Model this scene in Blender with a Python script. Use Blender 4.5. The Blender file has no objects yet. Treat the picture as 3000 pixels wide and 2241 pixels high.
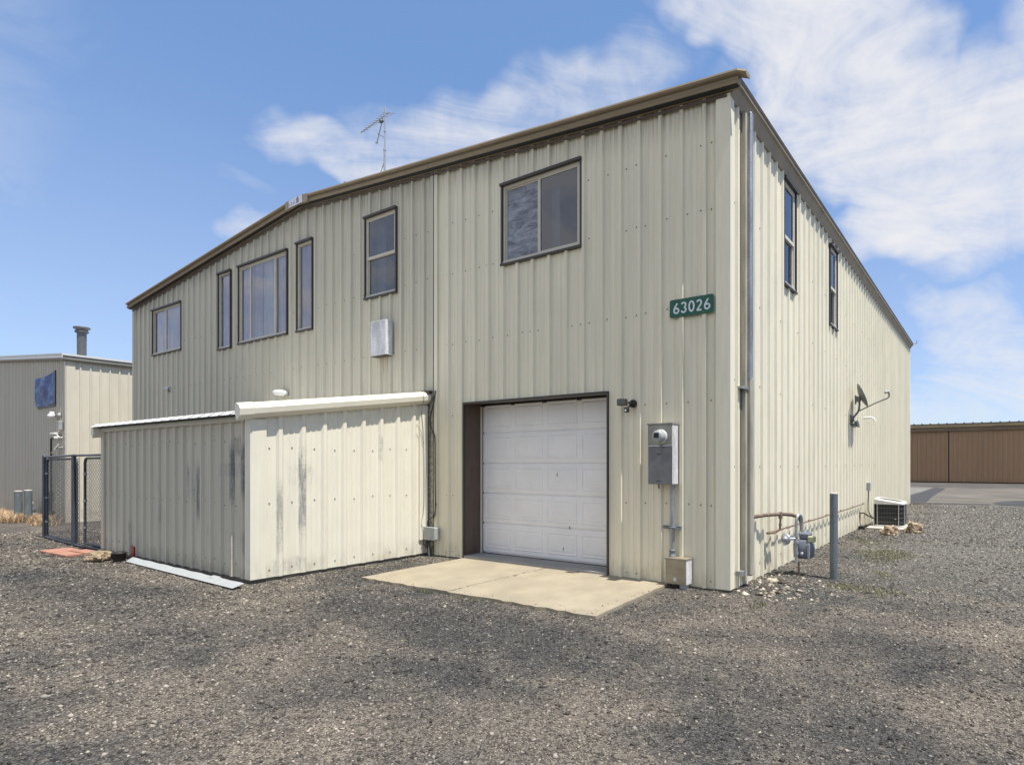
import bpy, math, random
import numpy as np
from mathutils import Vector, Matrix, noise
random.seed(7); rng = np.random.default_rng(11)
C = bpy.context.scene.collection
SC = bpy.context.scene
R = math.radians

# ---------------------------------------------------------------- camera
cam = bpy.data.cameras.new('camera'); camo = bpy.data.objects.new('camera', cam); C.objects.link(camo)
cam.sensor_fit = 'HORIZONTAL'; cam.sensor_width = 36.0; cam.lens = 20.19
cam.shift_x = -0.1284; cam.shift_y = 0.0791
cam.clip_start = 0.05; cam.clip_end = 3000
camo.location = (2.681, -6.5214, 1.567); camo.rotation_euler = (R(90), 0, R(31.191))
SC.camera = camo

# ---------------------------------------------------------------- light
SUN_K = -0.05                      # sun direction (1, k, 2.6)
sv = Vector((1, SUN_K, 2.6)).normalized()
sun = bpy.data.lights.new('sun', 'SUN'); suno = bpy.data.objects.new('sun', sun); C.objects.link(suno)
sun.energy = 4.6; sun.angle = R(0.53); sun.color = (1.0, 0.955, 0.88)
suno.rotation_euler = sv.to_track_quat('Z', 'Y').to_euler(); suno.location = (20, 0, 40)
SC.view_settings.view_transform = 'Standard'; SC.view_settings.look = 'None'
SC.view_settings.exposure = 0.55; SC.view_settings.gamma = 1.0
SC.cycles.max_bounces = 8; SC.cycles.transparent_max_bounces = 12

class NT:
    """tiny helper to write node maths"""
    def __init__(s, tree): s.t = tree
    def n(s, typ, **kw):
        nd = s.t.nodes.new(typ)
        for k, v in kw.items():
            if k.startswith('in_'):
                s.put(nd.inputs[int(k[3:])] if k[3:].isdigit() else nd.inputs[k[3:]], v)
            else: setattr(nd, k, v)
        return nd
    def put(s, sock, v):
        if isinstance(v, bpy.types.NodeSocket): s.t.links.new(v, sock)
        else: sock.default_value = v
    def m(s, op, a, b=None, c=None, clamp=False):
        nd = s.t.nodes.new('ShaderNodeMath'); nd.operation = op; nd.use_clamp = clamp
        for i, v in enumerate((a, b, c)):
            if v is not None: s.put(nd.inputs[i], v)
        return nd.outputs[0]
    def ss(s, x, lo, hi, a=0.0, b=1.0):
        nd = s.t.nodes.new('ShaderNodeMapRange'); nd.interpolation_type = 'SMOOTHSTEP'
        s.put(nd.inputs[0], x); nd.inputs[1].default_value = lo; nd.inputs[2].default_value = hi
        nd.inputs[3].default_value = a; nd.inputs[4].default_value = b
        return nd.outputs[0]
    def mix(s, f, a, b, mode='MIX'):
        nd = s.t.nodes.new('ShaderNodeMix'); nd.data_type = 'RGBA'; nd.blend_type = mode
        s.put(nd.inputs[0], f); s.put(nd.inputs[6], a); s.put(nd.inputs[7], b)
        return nd.outputs[2]
    def noise(s, vec, scale, detail=2, rough=0.5, dist=0.0, out=0):
        nd = s.n('ShaderNodeTexNoise'); s.t.links.new(vec, nd.inputs['Vector'])
        nd.inputs['Scale'].default_value = scale; nd.inputs['Detail'].default_value = detail
        nd.inputs['Roughness'].default_value = rough; nd.inputs['Distortion'].default_value = dist
        return nd.outputs[out]
    def scalev(s, vec, v):
        nd = s.n('ShaderNodeVectorMath', operation='MULTIPLY'); s.t.links.new(vec, nd.inputs[0])
        nd.inputs[1].default_value = v; return nd.outputs[0]
    def dot(s, vec, v):
        nd = s.n('ShaderNodeVectorMath', operation='DOT_PRODUCT'); s.t.links.new(vec, nd.inputs[0])
        nd.inputs[1].default_value = v; return nd.outputs['Value']

# ---------------------------------------------------------------- sky with thin clouds
w = bpy.data.worlds.new('World'); SC.world = w; w.use_nodes = True
wt = w.node_tree; wt.nodes.clear(); N = NT(wt)
sky = N.n('ShaderNodeTexSky'); sky.sky_type = 'NISHITA'; sky.sun_disc = False
sky.sun_elevation = math.asin(sv.z); sky.sun_rotation = math.atan2(sv.x, sv.y)
sky.altitude = 1000; sky.air_density = 1.0; sky.dust_density = 0.6; sky.ozone_density = 2.2
tc = N.n('ShaderNodeTexCoord'); dirv = tc.outputs['Generated']
az = N.m('ARCTAN2', N.dot(dirv, (0.8554, 0.5179, 0)), N.dot(dirv, (-0.5179, 0.8554, 0)))
az = N.m('MULTIPLY', az, 57.2958)
dz = N.dot(dirv, (0, 0, 1))
el = N.m('MULTIPLY', N.m('ARCSINE', dz), 57.2958)
cv = N.n('ShaderNodeCombineXYZ'); wt.links.new(az, cv.inputs[0]); wt.links.new(el, cv.inputs[1])
azel = cv.outputs[0]
warp1 = N.m('SUBTRACT', N.noise(azel, 0.09, 3, 0.55), 0.5)
sh = N.n('ShaderNodeVectorMath', operation='ADD'); wt.links.new(azel, sh.inputs[0]); sh.inputs[1].default_value = (37, 91, 5)
warp2 = N.m('SUBTRACT', N.noise(sh.outputs[0], 0.09, 3, 0.55), 0.5)
azw = N.m('MULTIPLY_ADD', warp1, 13.0, az); elw = N.m('MULTIPLY_ADD', warp2, 8.0, el)
def blob(a0, e0, ra, rb, ang, wt_=1.0, soft=1.0):
    ra *= 1.08; rb *= 1.12
    c, s = math.cos(R(ang)), math.sin(R(ang))
    da = N.m('SUBTRACT', azw, a0); de = N.m('SUBTRACT', elw, e0)
    u = N.m('DIVIDE', N.m('MULTIPLY_ADD', da, c, N.m('MULTIPLY', de, s)), ra)
    v = N.m('DIVIDE', N.m('MULTIPLY_ADD', da, -s, N.m('MULTIPLY', de, c)), rb)
    q = N.m('ADD', N.m('MULTIPLY', u, u), N.m('MULTIPLY', v, v))
    return N.m('MULTIPLY', N.ss(q, 1.0 - soft * 0.85, 1.0 + soft * 0.5, 1.0, 0.0), wt_)
BL = [(22, 29, 16, 6.5, -38, 1.0, 0.9), (13, 37, 15, 3.6, -14, 0.95, 1.0), (29, 25, 9, 8, -10, 0.9, 0.9),
      (27, 21.5, 8, 3.8, 8, 0.85, 0.8), (40, 31, 9, 8, 10, 0.8, 1.0), (12, 31.5, 6, 3.2, -25, 0.55, 1.0),
      (-26.5, 25.8, 8, 1.8, -3, 0.75, 1.0), (-17, 28, 12, 4.0, 8, 0.70, 1.0), (-6, 32, 11, 3.6, 14, 0.60, 1.0),
      (-33.0, 19.6, 3.6, 1.3, -12, 0.55, 1.1), (-34, 22.4, 4.5, 1.0, -16, 0.32, 1.2), (-41, 16.5, 7, 1.2, -22, 0.22, 1.2),
      (30, 11, 6.5, 4.5, -45, 0.7, 1.1), (32, 5, 16, 5.5, 0, 0.75, 1.2), (-40, 3, 14, 4.5, 0, 0.35, 1.2)]
cov = None
for b in BL:
    o = blob(*b); cov = o if cov is None else N.m('MAXIMUM', cov, o)
# unseen clouds added behind the camera to fill the shaded front wall; panes mirror them
behind = N.ss(N.dot(dirv, (-0.35, -0.94, 0)), 0.0, 0.5)
bn = N.noise(N.scalev(azel, (1, 1.6, 1)), 0.10, 9, 0.66, 0.8)
fill_cloud = N.m('MULTIPLY', behind, N.ss(bn, 0.38, 0.62, 0.40, 0.95))
st = N.n('ShaderNodeMapping'); wt.links.new(azel, st.inputs[0]); st.inputs['Rotation'].default_value = (R(35), R(20), R(24)); st.inputs['Scale'].default_value = (0.45, 1.5, 1)
streak = N.noise(st.outputs[0], 0.12, 12, 0.60, 1.3)
puff = N.noise(azel, 0.13, 12, 0.62, 1.6)
fil = N.noise(azel, 0.4, 9, 0.62, 1.6)
tex = N.m('ADD', N.m('MULTIPLY', streak, 0.75), N.m('MULTIPLY_ADD', puff, 0.25, N.m('MULTIPLY', fil, 0.12)))
dens = N.m('MULTIPLY', N.ss(cov, 0.0, 0.75), N.ss(N.m('MULTIPLY_ADD', cov, 0.40, tex), 0.52, 1.14), None)
dens = N.m('MAXIMUM', N.m('POWER', dens, 0.85), fill_cloud)
veil = N.m('MULTIPLY', N.ss(el, -2.0, 34.0, 0.30, 0.02), 1.0)
dens = N.m('MAXIMUM', dens, veil)
dens = N.m('MULTIPLY', dens, N.ss(dz, -0.02, 0.01))
skyc = N.mix(0.40, N.mix(1.0, sky.outputs[0], (0.86, 0.98, 1.14, 1), 'MULTIPLY'), (1.35, 2.55, 4.75, 1))
CL = 5.2
final = N.mix(dens, skyc, (CL * 0.98, CL * 0.98, CL * 1.01, 1))
bg = N.n('ShaderNodeBackground'); wt.links.new(final, bg.inputs[0]); bg.inputs[1].default_value = 0.115
wo = N.n('ShaderNodeOutputWorld'); wt.links.new(bg.outputs[0], wo.inputs[0])

# ---------------------------------------------------------------- materials
def mat(name, col=(0.5, 0.5, 0.5), rough=0.5, metal=0.0, spec=0.5, fn=None):
    m = bpy.data.materials.new(name); m.use_nodes = True
    b = m.node_tree.nodes['Principled BSDF']
    b.inputs['Base Color'].default_value = (*col, 1); b.inputs['Roughness'].default_value = rough
    b.inputs['Metallic'].default_value = metal; b.inputs['Specular IOR Level'].default_value = spec
    if fn:
        n = NT(m.node_tree); fn(n, b)
    return m
def world_pos(n):
    g = n.n('ShaderNodeNewGeometry'); return g.outputs['Position']
def sepz(n, p):
    s = n.n('ShaderNodeSeparateXYZ'); n.t.links.new(p, s.inputs[0]); return s.outputs
def bump(n, b, h, strength=0.3, dist=0.01):
    bp = n.n('ShaderNodeBump'); bp.inputs['Strength'].default_value = strength; bp.inputs['Distance'].default_value = dist
    n.t.links.new(h, bp.inputs['Height']); n.t.links.new(bp.outputs[0], b.inputs['Normal'])
def simple_var(scale=6, amt=0.15, bscale=None, bstr=0.2, bdist=0.003, stretch=(1, 1, 1)):
    def f(n, b):
        p = world_pos(n); c = tuple(b.inputs['Base Color'].default_value)
        ns = n.noise(n.scalev(p, stretch), scale, 5, 0.6)
        k = n.ss(ns, 0.25, 0.75, 1 - amt, 1 + amt)
        v = n.n('ShaderNodeVectorMath', operation='SCALE'); v.inputs[0].default_value = c[:3]; n.t.links.new(k, v.inputs['Scale'])
        n.t.links.new(v.outputs[0], b.inputs['Base Color'])
        if bscale: bump(n, b, n.noise(p, bscale, 4, 0.6), bstr, bdist)
    return f

def panel_mat(name, col, streak=0.10, dirt_top=None, extra=None, axis='x', rough=0.42, width=0.92):
    """painted ribbed steel sheet: sheet-to-sheet tone, vertical run marks, chalky patches, slight oil-canning"""
    def f(n, b):
        p = world_pos(n); o = sepz(n, p); s = o[0] if axis == 'x' else o[1]
        sheet = n.m('FLOOR', n.m('DIVIDE', n.m('ADD', s, 0.12), width))
        wn = n.n('ShaderNodeTexWhiteNoise', noise_dimensions='1D'); n.t.links.new(sheet, wn.inputs['W'])
        k = n.m('MULTIPLY_ADD', wn.outputs[0], 0.055, 0.972)
        run = n.noise(n.scalev(p, (14, 14, 0.5)), 1.0, 5, 0.62)
        k = n.m('MULTIPLY', k, n.ss(run, 0.3, 0.7, 1 - streak, 1 + streak * 0.35))
        chalk = n.noise(n.scalev(p, (1.1, 1.1, 0.7)), 1.6, 6, 0.62)
        k = n.m('MULTIPLY', k, n.ss(chalk, 0.3, 0.72, 0.975, 1.02))
        fine = n.noise(p, 95.0, 2, 0.5)
        k = n.m('MULTIPLY', k, n.ss(fine, 0.25, 0.75, 0.97, 1.03))
        v = n.n('ShaderNodeVectorMath', operation='SCALE'); v.inputs[0].default_value = col; n.t.links.new(k, v.inputs['Scale'])
        c = v.outputs[0]
        # splash of soil along the foot of the wall
        foot = n.m('MULTIPLY', n.ss(o[2], 0.0, 0.42, 1.0, 0.0), n.ss(n.noise(n.scalev(p, (5, 5, 2.5)), 1.5, 6, 0.65), 0.38, 0.7, 0.0, 0.55))
        c = n.mix(foot, c, (col[0] * 0.52, col[1] * 0.47, col[2] * 0.40, 1))
        if dirt_top: c = dirt_top(n, p, o, c)
        if extra: c = extra(n, p, o, c)
        n.t.links.new(c, b.inputs['Base Color'])
        n.t.links.new(n.ss(chalk, 0.3, 0.7, rough - 0.06, rough + 0.14), b.inputs['Roughness'])
        bump(n, b, n.noise(n.scalev(p, (2.2, 2.2, 0.8)), 1.2, 2, 0.5), 0.5, 0.03)
    return mat(name, col, rough, fn=f)

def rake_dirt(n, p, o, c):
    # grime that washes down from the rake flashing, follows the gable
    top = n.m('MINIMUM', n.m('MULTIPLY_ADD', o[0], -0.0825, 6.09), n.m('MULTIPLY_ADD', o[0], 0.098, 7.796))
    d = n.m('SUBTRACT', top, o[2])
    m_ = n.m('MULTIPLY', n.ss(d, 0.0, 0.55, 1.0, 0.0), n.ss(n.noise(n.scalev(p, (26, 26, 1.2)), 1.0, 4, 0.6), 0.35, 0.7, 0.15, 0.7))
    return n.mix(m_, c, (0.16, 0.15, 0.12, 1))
def front_extra(n, p, o, c):
    c = rake_dirt(n, p, o, c)
    # rusty run below the louvre box and stains where the lean-to roof meets the wall
    rx = n.ss(n.m('ABSOLUTE', n.m('ADD', o[0], 6.74)), 0.0, 0.42, 1.0, 0.0)
    rz = n.m('MULTIPLY', n.ss(o[2], 2.7, 3.2, 0.35, 1.0), n.ss(o[2], 3.5, 3.56, 1.0, 0.0))
    rr = n.m('MULTIPLY', n.m('MULTIPLY', rx, rz), n.ss(n.noise(n.scalev(p, (22, 22, 0.7)), 1.0, 5, 0.65), 0.45, 0.68))
    c = n.mix(n.m('MULTIPLY', rr, 0.75), c, (0.30, 0.21, 0.11, 1))
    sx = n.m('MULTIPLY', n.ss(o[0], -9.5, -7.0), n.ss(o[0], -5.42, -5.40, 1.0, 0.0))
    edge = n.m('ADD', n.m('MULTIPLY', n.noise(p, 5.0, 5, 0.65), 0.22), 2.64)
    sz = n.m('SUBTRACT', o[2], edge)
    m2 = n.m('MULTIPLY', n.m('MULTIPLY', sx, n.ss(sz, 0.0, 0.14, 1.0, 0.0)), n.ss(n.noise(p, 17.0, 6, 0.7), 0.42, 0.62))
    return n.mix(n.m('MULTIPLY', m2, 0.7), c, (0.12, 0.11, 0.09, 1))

def scuff(axis, marks, colr, fuzz=0.022):
    """rubbed patches of bare primer: each mark = (s0, s1, z0, z1, strength)"""
    def f(n, p, o, c):
        s = o[0] if axis == 'x' else o[1]
        brk = n.noise(n.scalev(p, (12, 12, 2.4)), 1.6, 9, 0.75)
        tot = None
        for (s0, s1, z0, z1, k) in marks:
            sm = (s0 + s1) / 2; hw = (s1 - s0) / 2; zm = (z0 + z1) / 2; hz = (z1 - z0) / 2
            a = n.ss(n.m('ABSOLUTE', n.m('SUBTRACT', s, sm)), hw - fuzz * .4, hw + fuzz, 1.0, 0.0)
            bz = n.ss(n.m('ABSOLUTE', n.m('SUBTRACT', o[2], zm)), hz * 0.35, hz * 1.2, 1.0, 0.0)
            q = n.m('MULTIPLY', n.m('MULTIPLY', a, bz), k)
            tot = q if tot is None else n.m('MAXIMUM', tot, q)
        dash = n.noise(n.scalev(p, (7, 7, 70)), 1.0, 4, 0.6)
        brk = n.m('ADD', n.m('MULTIPLY', brk, 0.78), n.m('MULTIPLY', dash, 0.24))
        tot = n.m('MULTIPLY', tot, n.ss(n.m('ADD', brk, n.m('MULTIPLY', tot, 0.26)), 0.54, 0.82))
        return n.mix(tot, c, (*colr, 1))
    return f

CREAM = (0.70, 0.655, 0.505)
M = {}
M['front_new'] = panel_mat('painted steel front', (0.81, 0.75, 0.57), 0.09, extra=front_extra)
M['front_old'] = panel_mat('painted steel front older', (0.60, 0.56, 0.43), 0.11, extra=front_extra)
M['side'] = panel_mat('painted steel side', (0.765, 0.715, 0.56), 0.06, axis='y')
M['trim_cream'] = mat('cream trim', (0.78, 0.73, 0.56), 0.42, fn=simple_var(3, 0.05, stretch=(6, 6, 0.6)))
M['shed_front'] = panel_mat('lean-to front sheet', (0.56, 0.52, 0.41), 0.08, rough=0.5, extra=scuff('x', [
    (-5.86, -5.72, 0.95, 1.98, 0.95), (-6.18, -6.04, 0.85, 1.98, 0.95), (-6.45, -5.64, 1.35, 1.62, 0.55), (-6.05, -5.82, 1.6, 1.98, 0.7),
    (-5.84, -5.72, 0.25, 0.75, 0.6), (-6.17, -6.06, 0.15, 0.75, 0.6), (-6.45, -6.37, 0.18, 0.5, 0.45),
    (-7.17, -7.06, 0.55, 1.72, 0.95), (-7.50, -7.40, 0.9, 1.65, 0.7), (-7.38, -7.15, 0.9, 1.6, 0.45), (-8.50, -8.40, 0.3, 1.5, 0.45),
    (-8.22, -8.14, 0.3, 1.3, 0.28), (-6.86, -6.80, 0.5, 0.75, 0.5), (-8.16, -7.95, 1.75, 1.98, 0.3), (-9.63, -9.55, 0.08, 0.75, 0.6)],
    (0.165, 0.165, 0.165)))
M['shed_side'] = panel_mat('lean-to side sheet', (0.775, 0.735, 0.60), 0.05, rough=0.5, axis='y', extra=scuff('y', [
    (-2.16, -2.06, 0.35, 2.0, 0.85), (-2.45, -2.38, 0.15, 1.45, 0.75), (-2.3, -1.95, 1.2, 1.6, 0.45), (-2.5, -2.0, 0.02, 0.34, 0.5),
    (-0.94, -0.88, 1.5, 2.1, 0.6), (-1.5, -1.42, 1.9, 2.25, 0.4), (-1.83, -1.79, 0.3, 1.3, 0.3), (-0.93, -0.88, 0.1, 0.9, 0.3), (-2.28, -2.18, 1.75, 2.1, 0.35)],
    (0.20, 0.20, 0.20)))
M['shed_trim'] = mat('white gutter paint', (0.74, 0.70, 0.57), 0.4, fn=simple_var(4, 0.04))
M['roof_white'] = mat('white roof sheet', (0.66, 0.65, 0.62), 0.4, fn=simple_var(3, 0.05))
M['fascia'] = mat('tan fascia paint', (0.27, 0.215, 0.14), 0.42, fn=simple_var(3, 0.10, stretch=(1, 1, 5)))
M['eave'] = mat('tan eave paint', (0.30, 0.25, 0.18), 0.45, fn=simple_var(3, 0.12))
M['fascia_l'] = mat('tan fascia paint pale', (0.30, 0.245, 0.165), 0.42, fn=simple_var(3, 0.08))
M['dark_trim'] = mat('dark bronze trim', (0.045, 0.038, 0.03), 0.45)
M['bronze'] = mat('brown jamb paint', (0.10, 0.068, 0.05), 0.5, fn=simple_var(5, 0.15, stretch=(4, 4, 1)))
M['winframe'] = mat('tan window frame', (0.56, 0.52, 0.42), 0.4, fn=simple_var(8, 0.05))
M['winframe_w'] = mat('pale window frame', (0.66, 0.63, 0.55), 0.4)
M['black'] = mat('black rubber and shadow strips', (0.012, 0.012, 0.012), 0.6)
M['screw'] = mat('screw head', (0.17, 0.16, 0.13), 0.5)
M['door'] = mat('white garage door', (0.80, 0.79, 0.775), 0.45, fn=simple_var(2.2, 0.05, 160, 0.12, 0.001))
def galv(n, b):
    p = world_pos(n)
    vor = n.n('ShaderNodeTexVoronoi'); n.t.links.new(n.scalev(p, (1, 1, .6)), vor.inputs[0]); vor.inputs['Scale'].default_value = 60
    k = n.m('MULTIPLY', n.ss(vor.outputs['Color'], 0, 1, 0.9, 1.1), n.ss(n.noise(n.scalev(p, (3, 3, .7)), 2.5, 6, .65), .3, .7, .7, 1.18))
    c = tuple(b.inputs['Base Color'].default_value)[:3]
    v = n.n('ShaderNodeVectorMath', operation='SCALE'); v.inputs[0].default_value = c; n.t.links.new(k, v.inputs['Scale'])
    n.t.links.new(v.outputs[0], b.inputs['Base Color'])
M['galv'] = mat('galvanised steel', (0.36, 0.375, 0.39), 0.48, 0.65, fn=galv)
M['galv_dk'] = mat('weathered galvanised steel', (0.155, 0.18, 0.19), 0.6, 0.2, fn=galv)
M['galv_lt'] = mat('bright galvanised box', (0.62, 0.62, 0.63), 0.6, 0.0, fn=galv)
M['meterglass'] = mat('meter glass', (0.34, 0.36, 0.34), 0.15)
M['meterbox'] = mat('grey enclosure paint', (0.27, 0.265, 0.225), 0.5, 0.1, fn=simple_var(5, 0.2))
M['meterside'] = mat('grey enclosure cover', (0.19, 0.19, 0.19), 0.45, 0.3, fn=simple_var(5, 0.25))
M['jboxface'] = mat('tarnished box face', (0.32, 0.275, 0.19), 0.45, 0.4, fn=simple_var(3, 0.25, stretch=(1, 1, 2.5)))
M['downsp'] = mat('stained downspout', (0.37, 0.345, 0.28), 0.5, 0.0, fn=simple_var(3.0, 0.28, stretch=(3, 3, 0.6)))
M['green'] = mat('green sign sheeting', (0.006, 0.092, 0.052), 0.4, fn=simple_var(9, 0.12))
M['signwhite'] = mat('white reflective digits', (0.62, 0.68, 0.70), 0.4)
M['plate_white'] = mat('white badge', (0.72, 0.75, 0.80), 0.4, fn=simple_var(12, 0.06))
M['red_ink'] = mat('faded red ink', (0.42, 0.16, 0.16), 0.6)
M['blue_ink'] = mat('faded navy ink', (0.07, 0.08, 0.20), 0.6)
M['white'] = mat('white plastic', (0.78, 0.77, 0.73), 0.4)
M['grey_plastic'] = mat('grey plastic', (0.36, 0.37, 0.36), 0.5, fn=simple_var(8, 0.08))
M['lightface'] = mat('lamp lens', (0.10, 0.10, 0.08), 0.2)
M['concrete'] = None
M['rust'] = mat('rusty painted pipe', (0.17, 0.115, 0.085), 0.7, fn=simple_var(14, 0.5))
M['flue'] = mat('dark flue metal', (0.11, 0.12, 0.125), 0.6, 0.2, fn=galv)
M['gasgrey'] = mat('grey meter paint', (0.16, 0.18, 0.215), 0.42, 0.2, fn=simple_var(10, 0.2))
M['gaslight'] = mat('worn silver paint', (0.36, 0.38, 0.41), 0.4, 0.4, fn=simple_var(10, 0.2))
M['gasyellow'] = mat('pale index cover', (0.42, 0.42, 0.24), 0.4)
M['acwhite'] = mat('air conditioner top', (0.66, 0.645, 0.58), 0.45, fn=simple_var(5, 0.08))
M['acblack'] = mat('condenser coil', (0.012, 0.012, 0.013), 0.5)
M['acwire'] = mat('condenser guard wire', (0.20, 0.20, 0.18), 0.4)
M['dishgrey'] = mat('dish paint', (0.13, 0.135, 0.135), 0.45, fn=simple_var(8, 0.15))
M['mast'] = mat('mast aluminium', (0.42, 0.45, 0.50), 0.4, 0.5)
M['cable'] = mat('weathered cable', (0.045, 0.042, 0.035), 0.6)
M['cable_l'] = mat('grey cable', (0.30, 0.28, 0.23), 0.6)
M['fence'] = mat('fence tube', (0.075, 0.083, 0.10), 0.45, 0.4, fn=simple_var(6, 0.2))
M['mesh'] = mat('chain link wire', (0.30, 0.30, 0.29), 0.5, 0.4)
M['brick'] = mat('red paver', (0.36, 0.18, 0.125), 0.8, fn=simple_var(9, 0.15, 60, 0.3, 0.003))
M['reflector'] = mat('red reflector', (0.26, 0.012, 0.008), 0.35)
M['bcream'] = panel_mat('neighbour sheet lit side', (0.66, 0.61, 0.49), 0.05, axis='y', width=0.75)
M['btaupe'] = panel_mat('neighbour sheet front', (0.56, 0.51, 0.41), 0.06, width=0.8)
M['btrim'] = mat('grey eave trim', (0.27, 0.255, 0.22), 0.5, fn=simple_var(4, 0.1))
def bannerf(n, b):
    p = world_pos(n)
    a = n.noise(n.scalev(p, (1, 1, 1.4)), 2.2, 6, 0.62, 0.6); c2 = n.noise(p, 9, 5, 0.7)
    c = n.mix(n.ss(a, 0.42, 0.66), (0.055, 0.105, 0.26, 1), (0.20, 0.30, 0.50, 1))
    o = sepz(n, p)
    low = n.m('MULTIPLY', n.ss(o[2], 3.45, 3.95, 1.0, 0.0), n.ss(c2, 0.42, 0.62))
    c = n.mix(n.m('MULTIPLY', low, 0.6), c, (0.36, 0.43, 0.60, 1))
    dx = n.m('DIVIDE', n.m('ADD', o[0], 24.55), 0.42); dzz = n.m('DIVIDE', n.m('SUBTRACT', o[2], 3.98), 0.26)
    q = n.m('ADD', n.m('MULTIPLY', dx, dx), n.m('MULTIPLY', dzz, dzz))
    red = n.m('MULTIPLY', n.ss(q, 0.3, 1.1, 1.0, 0.0), n.ss(n.noise(p, 6.5, 4, 0.6), 0.45, 0.58))
    c = n.mix(red, c, (0.10, 0.045, 0.085, 1))
    n.t.links.new(c, b.inputs['Base Color'])
M['banner'] = mat('faded blue banner', (0.1, 0.15, 0.3), 0.7, fn=bannerf)
M['hangar'] = panel_mat('brown ribbed door', (0.40, 0.255, 0.145), 0.10, width=1.8)
M['hangar2'] = mat('brown fascia', (0.20, 0.145, 0.095), 0.6, fn=simple_var(0.8, 0.18, stretch=(1, 1, 6)))
M['hangar3'] = mat('ochre fascia strip', (0.36, 0.27, 0.15), 0.6, fn=simple_var(0.8, 0.18, stretch=(1, 1, 6)))
M['hroof'] = mat('grey brown roof', (0.17, 0.15, 0.13), 0.6)
def rockf(n, b):
    p = world_pos(n)
    a = n.noise(p, 9, 6, 0.65, 0.5)
    c = n.mix(n.ss(a, 0.4, 0.6), (0.10, 0.055, 0.035, 1), (0.52, 0.42, 0.28, 1))
    n.t.links.new(c, b.inputs['Base Color']); bump(n, b, n.noise(p, 26, 5, 0.65), 0.8, 0.02)
M['rock'] = mat('brown rock', (0.3, 0.2, 0.1), 0.9, fn=rockf)
def rockf2(n, b):
    p = world_pos(n)
    a = n.noise(p, 14, 6, 0.65, 0.5)
    c = n.mix(n.ss(a, 0.38, 0.62), (0.17, 0.12, 0.07, 1), (0.34, 0.26, 0.17, 1))
    n.t.links.new(c, b.inputs['Base Color']); bump(n, b, n.noise(p, 30, 5, 0.65), 0.7, 0.02)
M['rock2'] = mat('tan rock', (0.3, 0.2, 0.1), 0.9, fn=rockf2)

def concf(crack=False):
    def f(n, b):
        p = world_pos(n); c0 = tuple(b.inputs['Base Color'].default_value)[:3]
        k = n.m('MULTIPLY', n.ss(n.noise(p, 2.0, 6, 0.62), 0.28, 0.72, 0.86, 1.10), n.ss(n.noise(p, 60, 3, 0.6), 0.25, 0.75, 0.90, 1.08))
        v = n.n('ShaderNodeVectorMath', operation='SCALE'); v.inputs[0].default_value = c0; n.t.links.new(k, v.inputs['Scale'])
        c = v.outputs[0]
        sp = n.ss(n.noise(p, 7.0, 6, 0.7), 0.62, 0.74, 0, 0.22)
        c = n.mix(sp, c, (c0[0] * .55, c0[1] * .52, c0[2] * .48, 1))
        c = n.mix(n.ss(n.noise(p, 1.3, 5, 0.6, 0.5), 0.5, 0.72, 0.0, 0.35), c, (c0[0] * .72, c0[1] * .74, c0[2] * .80, 1))
        if crack:
            o = sepz(n, p)
            wob = n.m('MULTIPLY', n.m('SUBTRACT', n.noise(n.scalev(p, (1, 1, 0)), 5.0, 6, 0.7), 0.5), 0.26)
            line = n.m('ABSOLUTE', n.m('ADD', n.m('ADD', o[0], 2.92), wob))
            ck = n.m('MULTIPLY', n.ss(line, 0.005, 0.018, 0.95, 0.0), n.ss(n.noise(p, 14, 4, .6), 0.34, 0.5))
            c = n.mix(ck, c, (0.06, 0.052, 0.04, 1))
        n.t.links.new(c, b.inputs['Base Color'])
        bump(n, b, n.noise(p, 90, 4, 0.65), 0.35, 0.004)
    return f
M['concrete'] = mat('concrete slab', (0.32, 0.275, 0.195), 0.85, fn=concf(True))
M['sill'] = mat('grey concrete', (0.30, 0.29, 0.27), 0.85, fn=concf())
M['found'] = mat('foundation concrete', (0.19, 0.175, 0.14), 0.9, fn=concf())
M['pad'] = mat('pale concrete pad', (0.46, 0.43, 0.37), 0.85, fn=concf())

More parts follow.
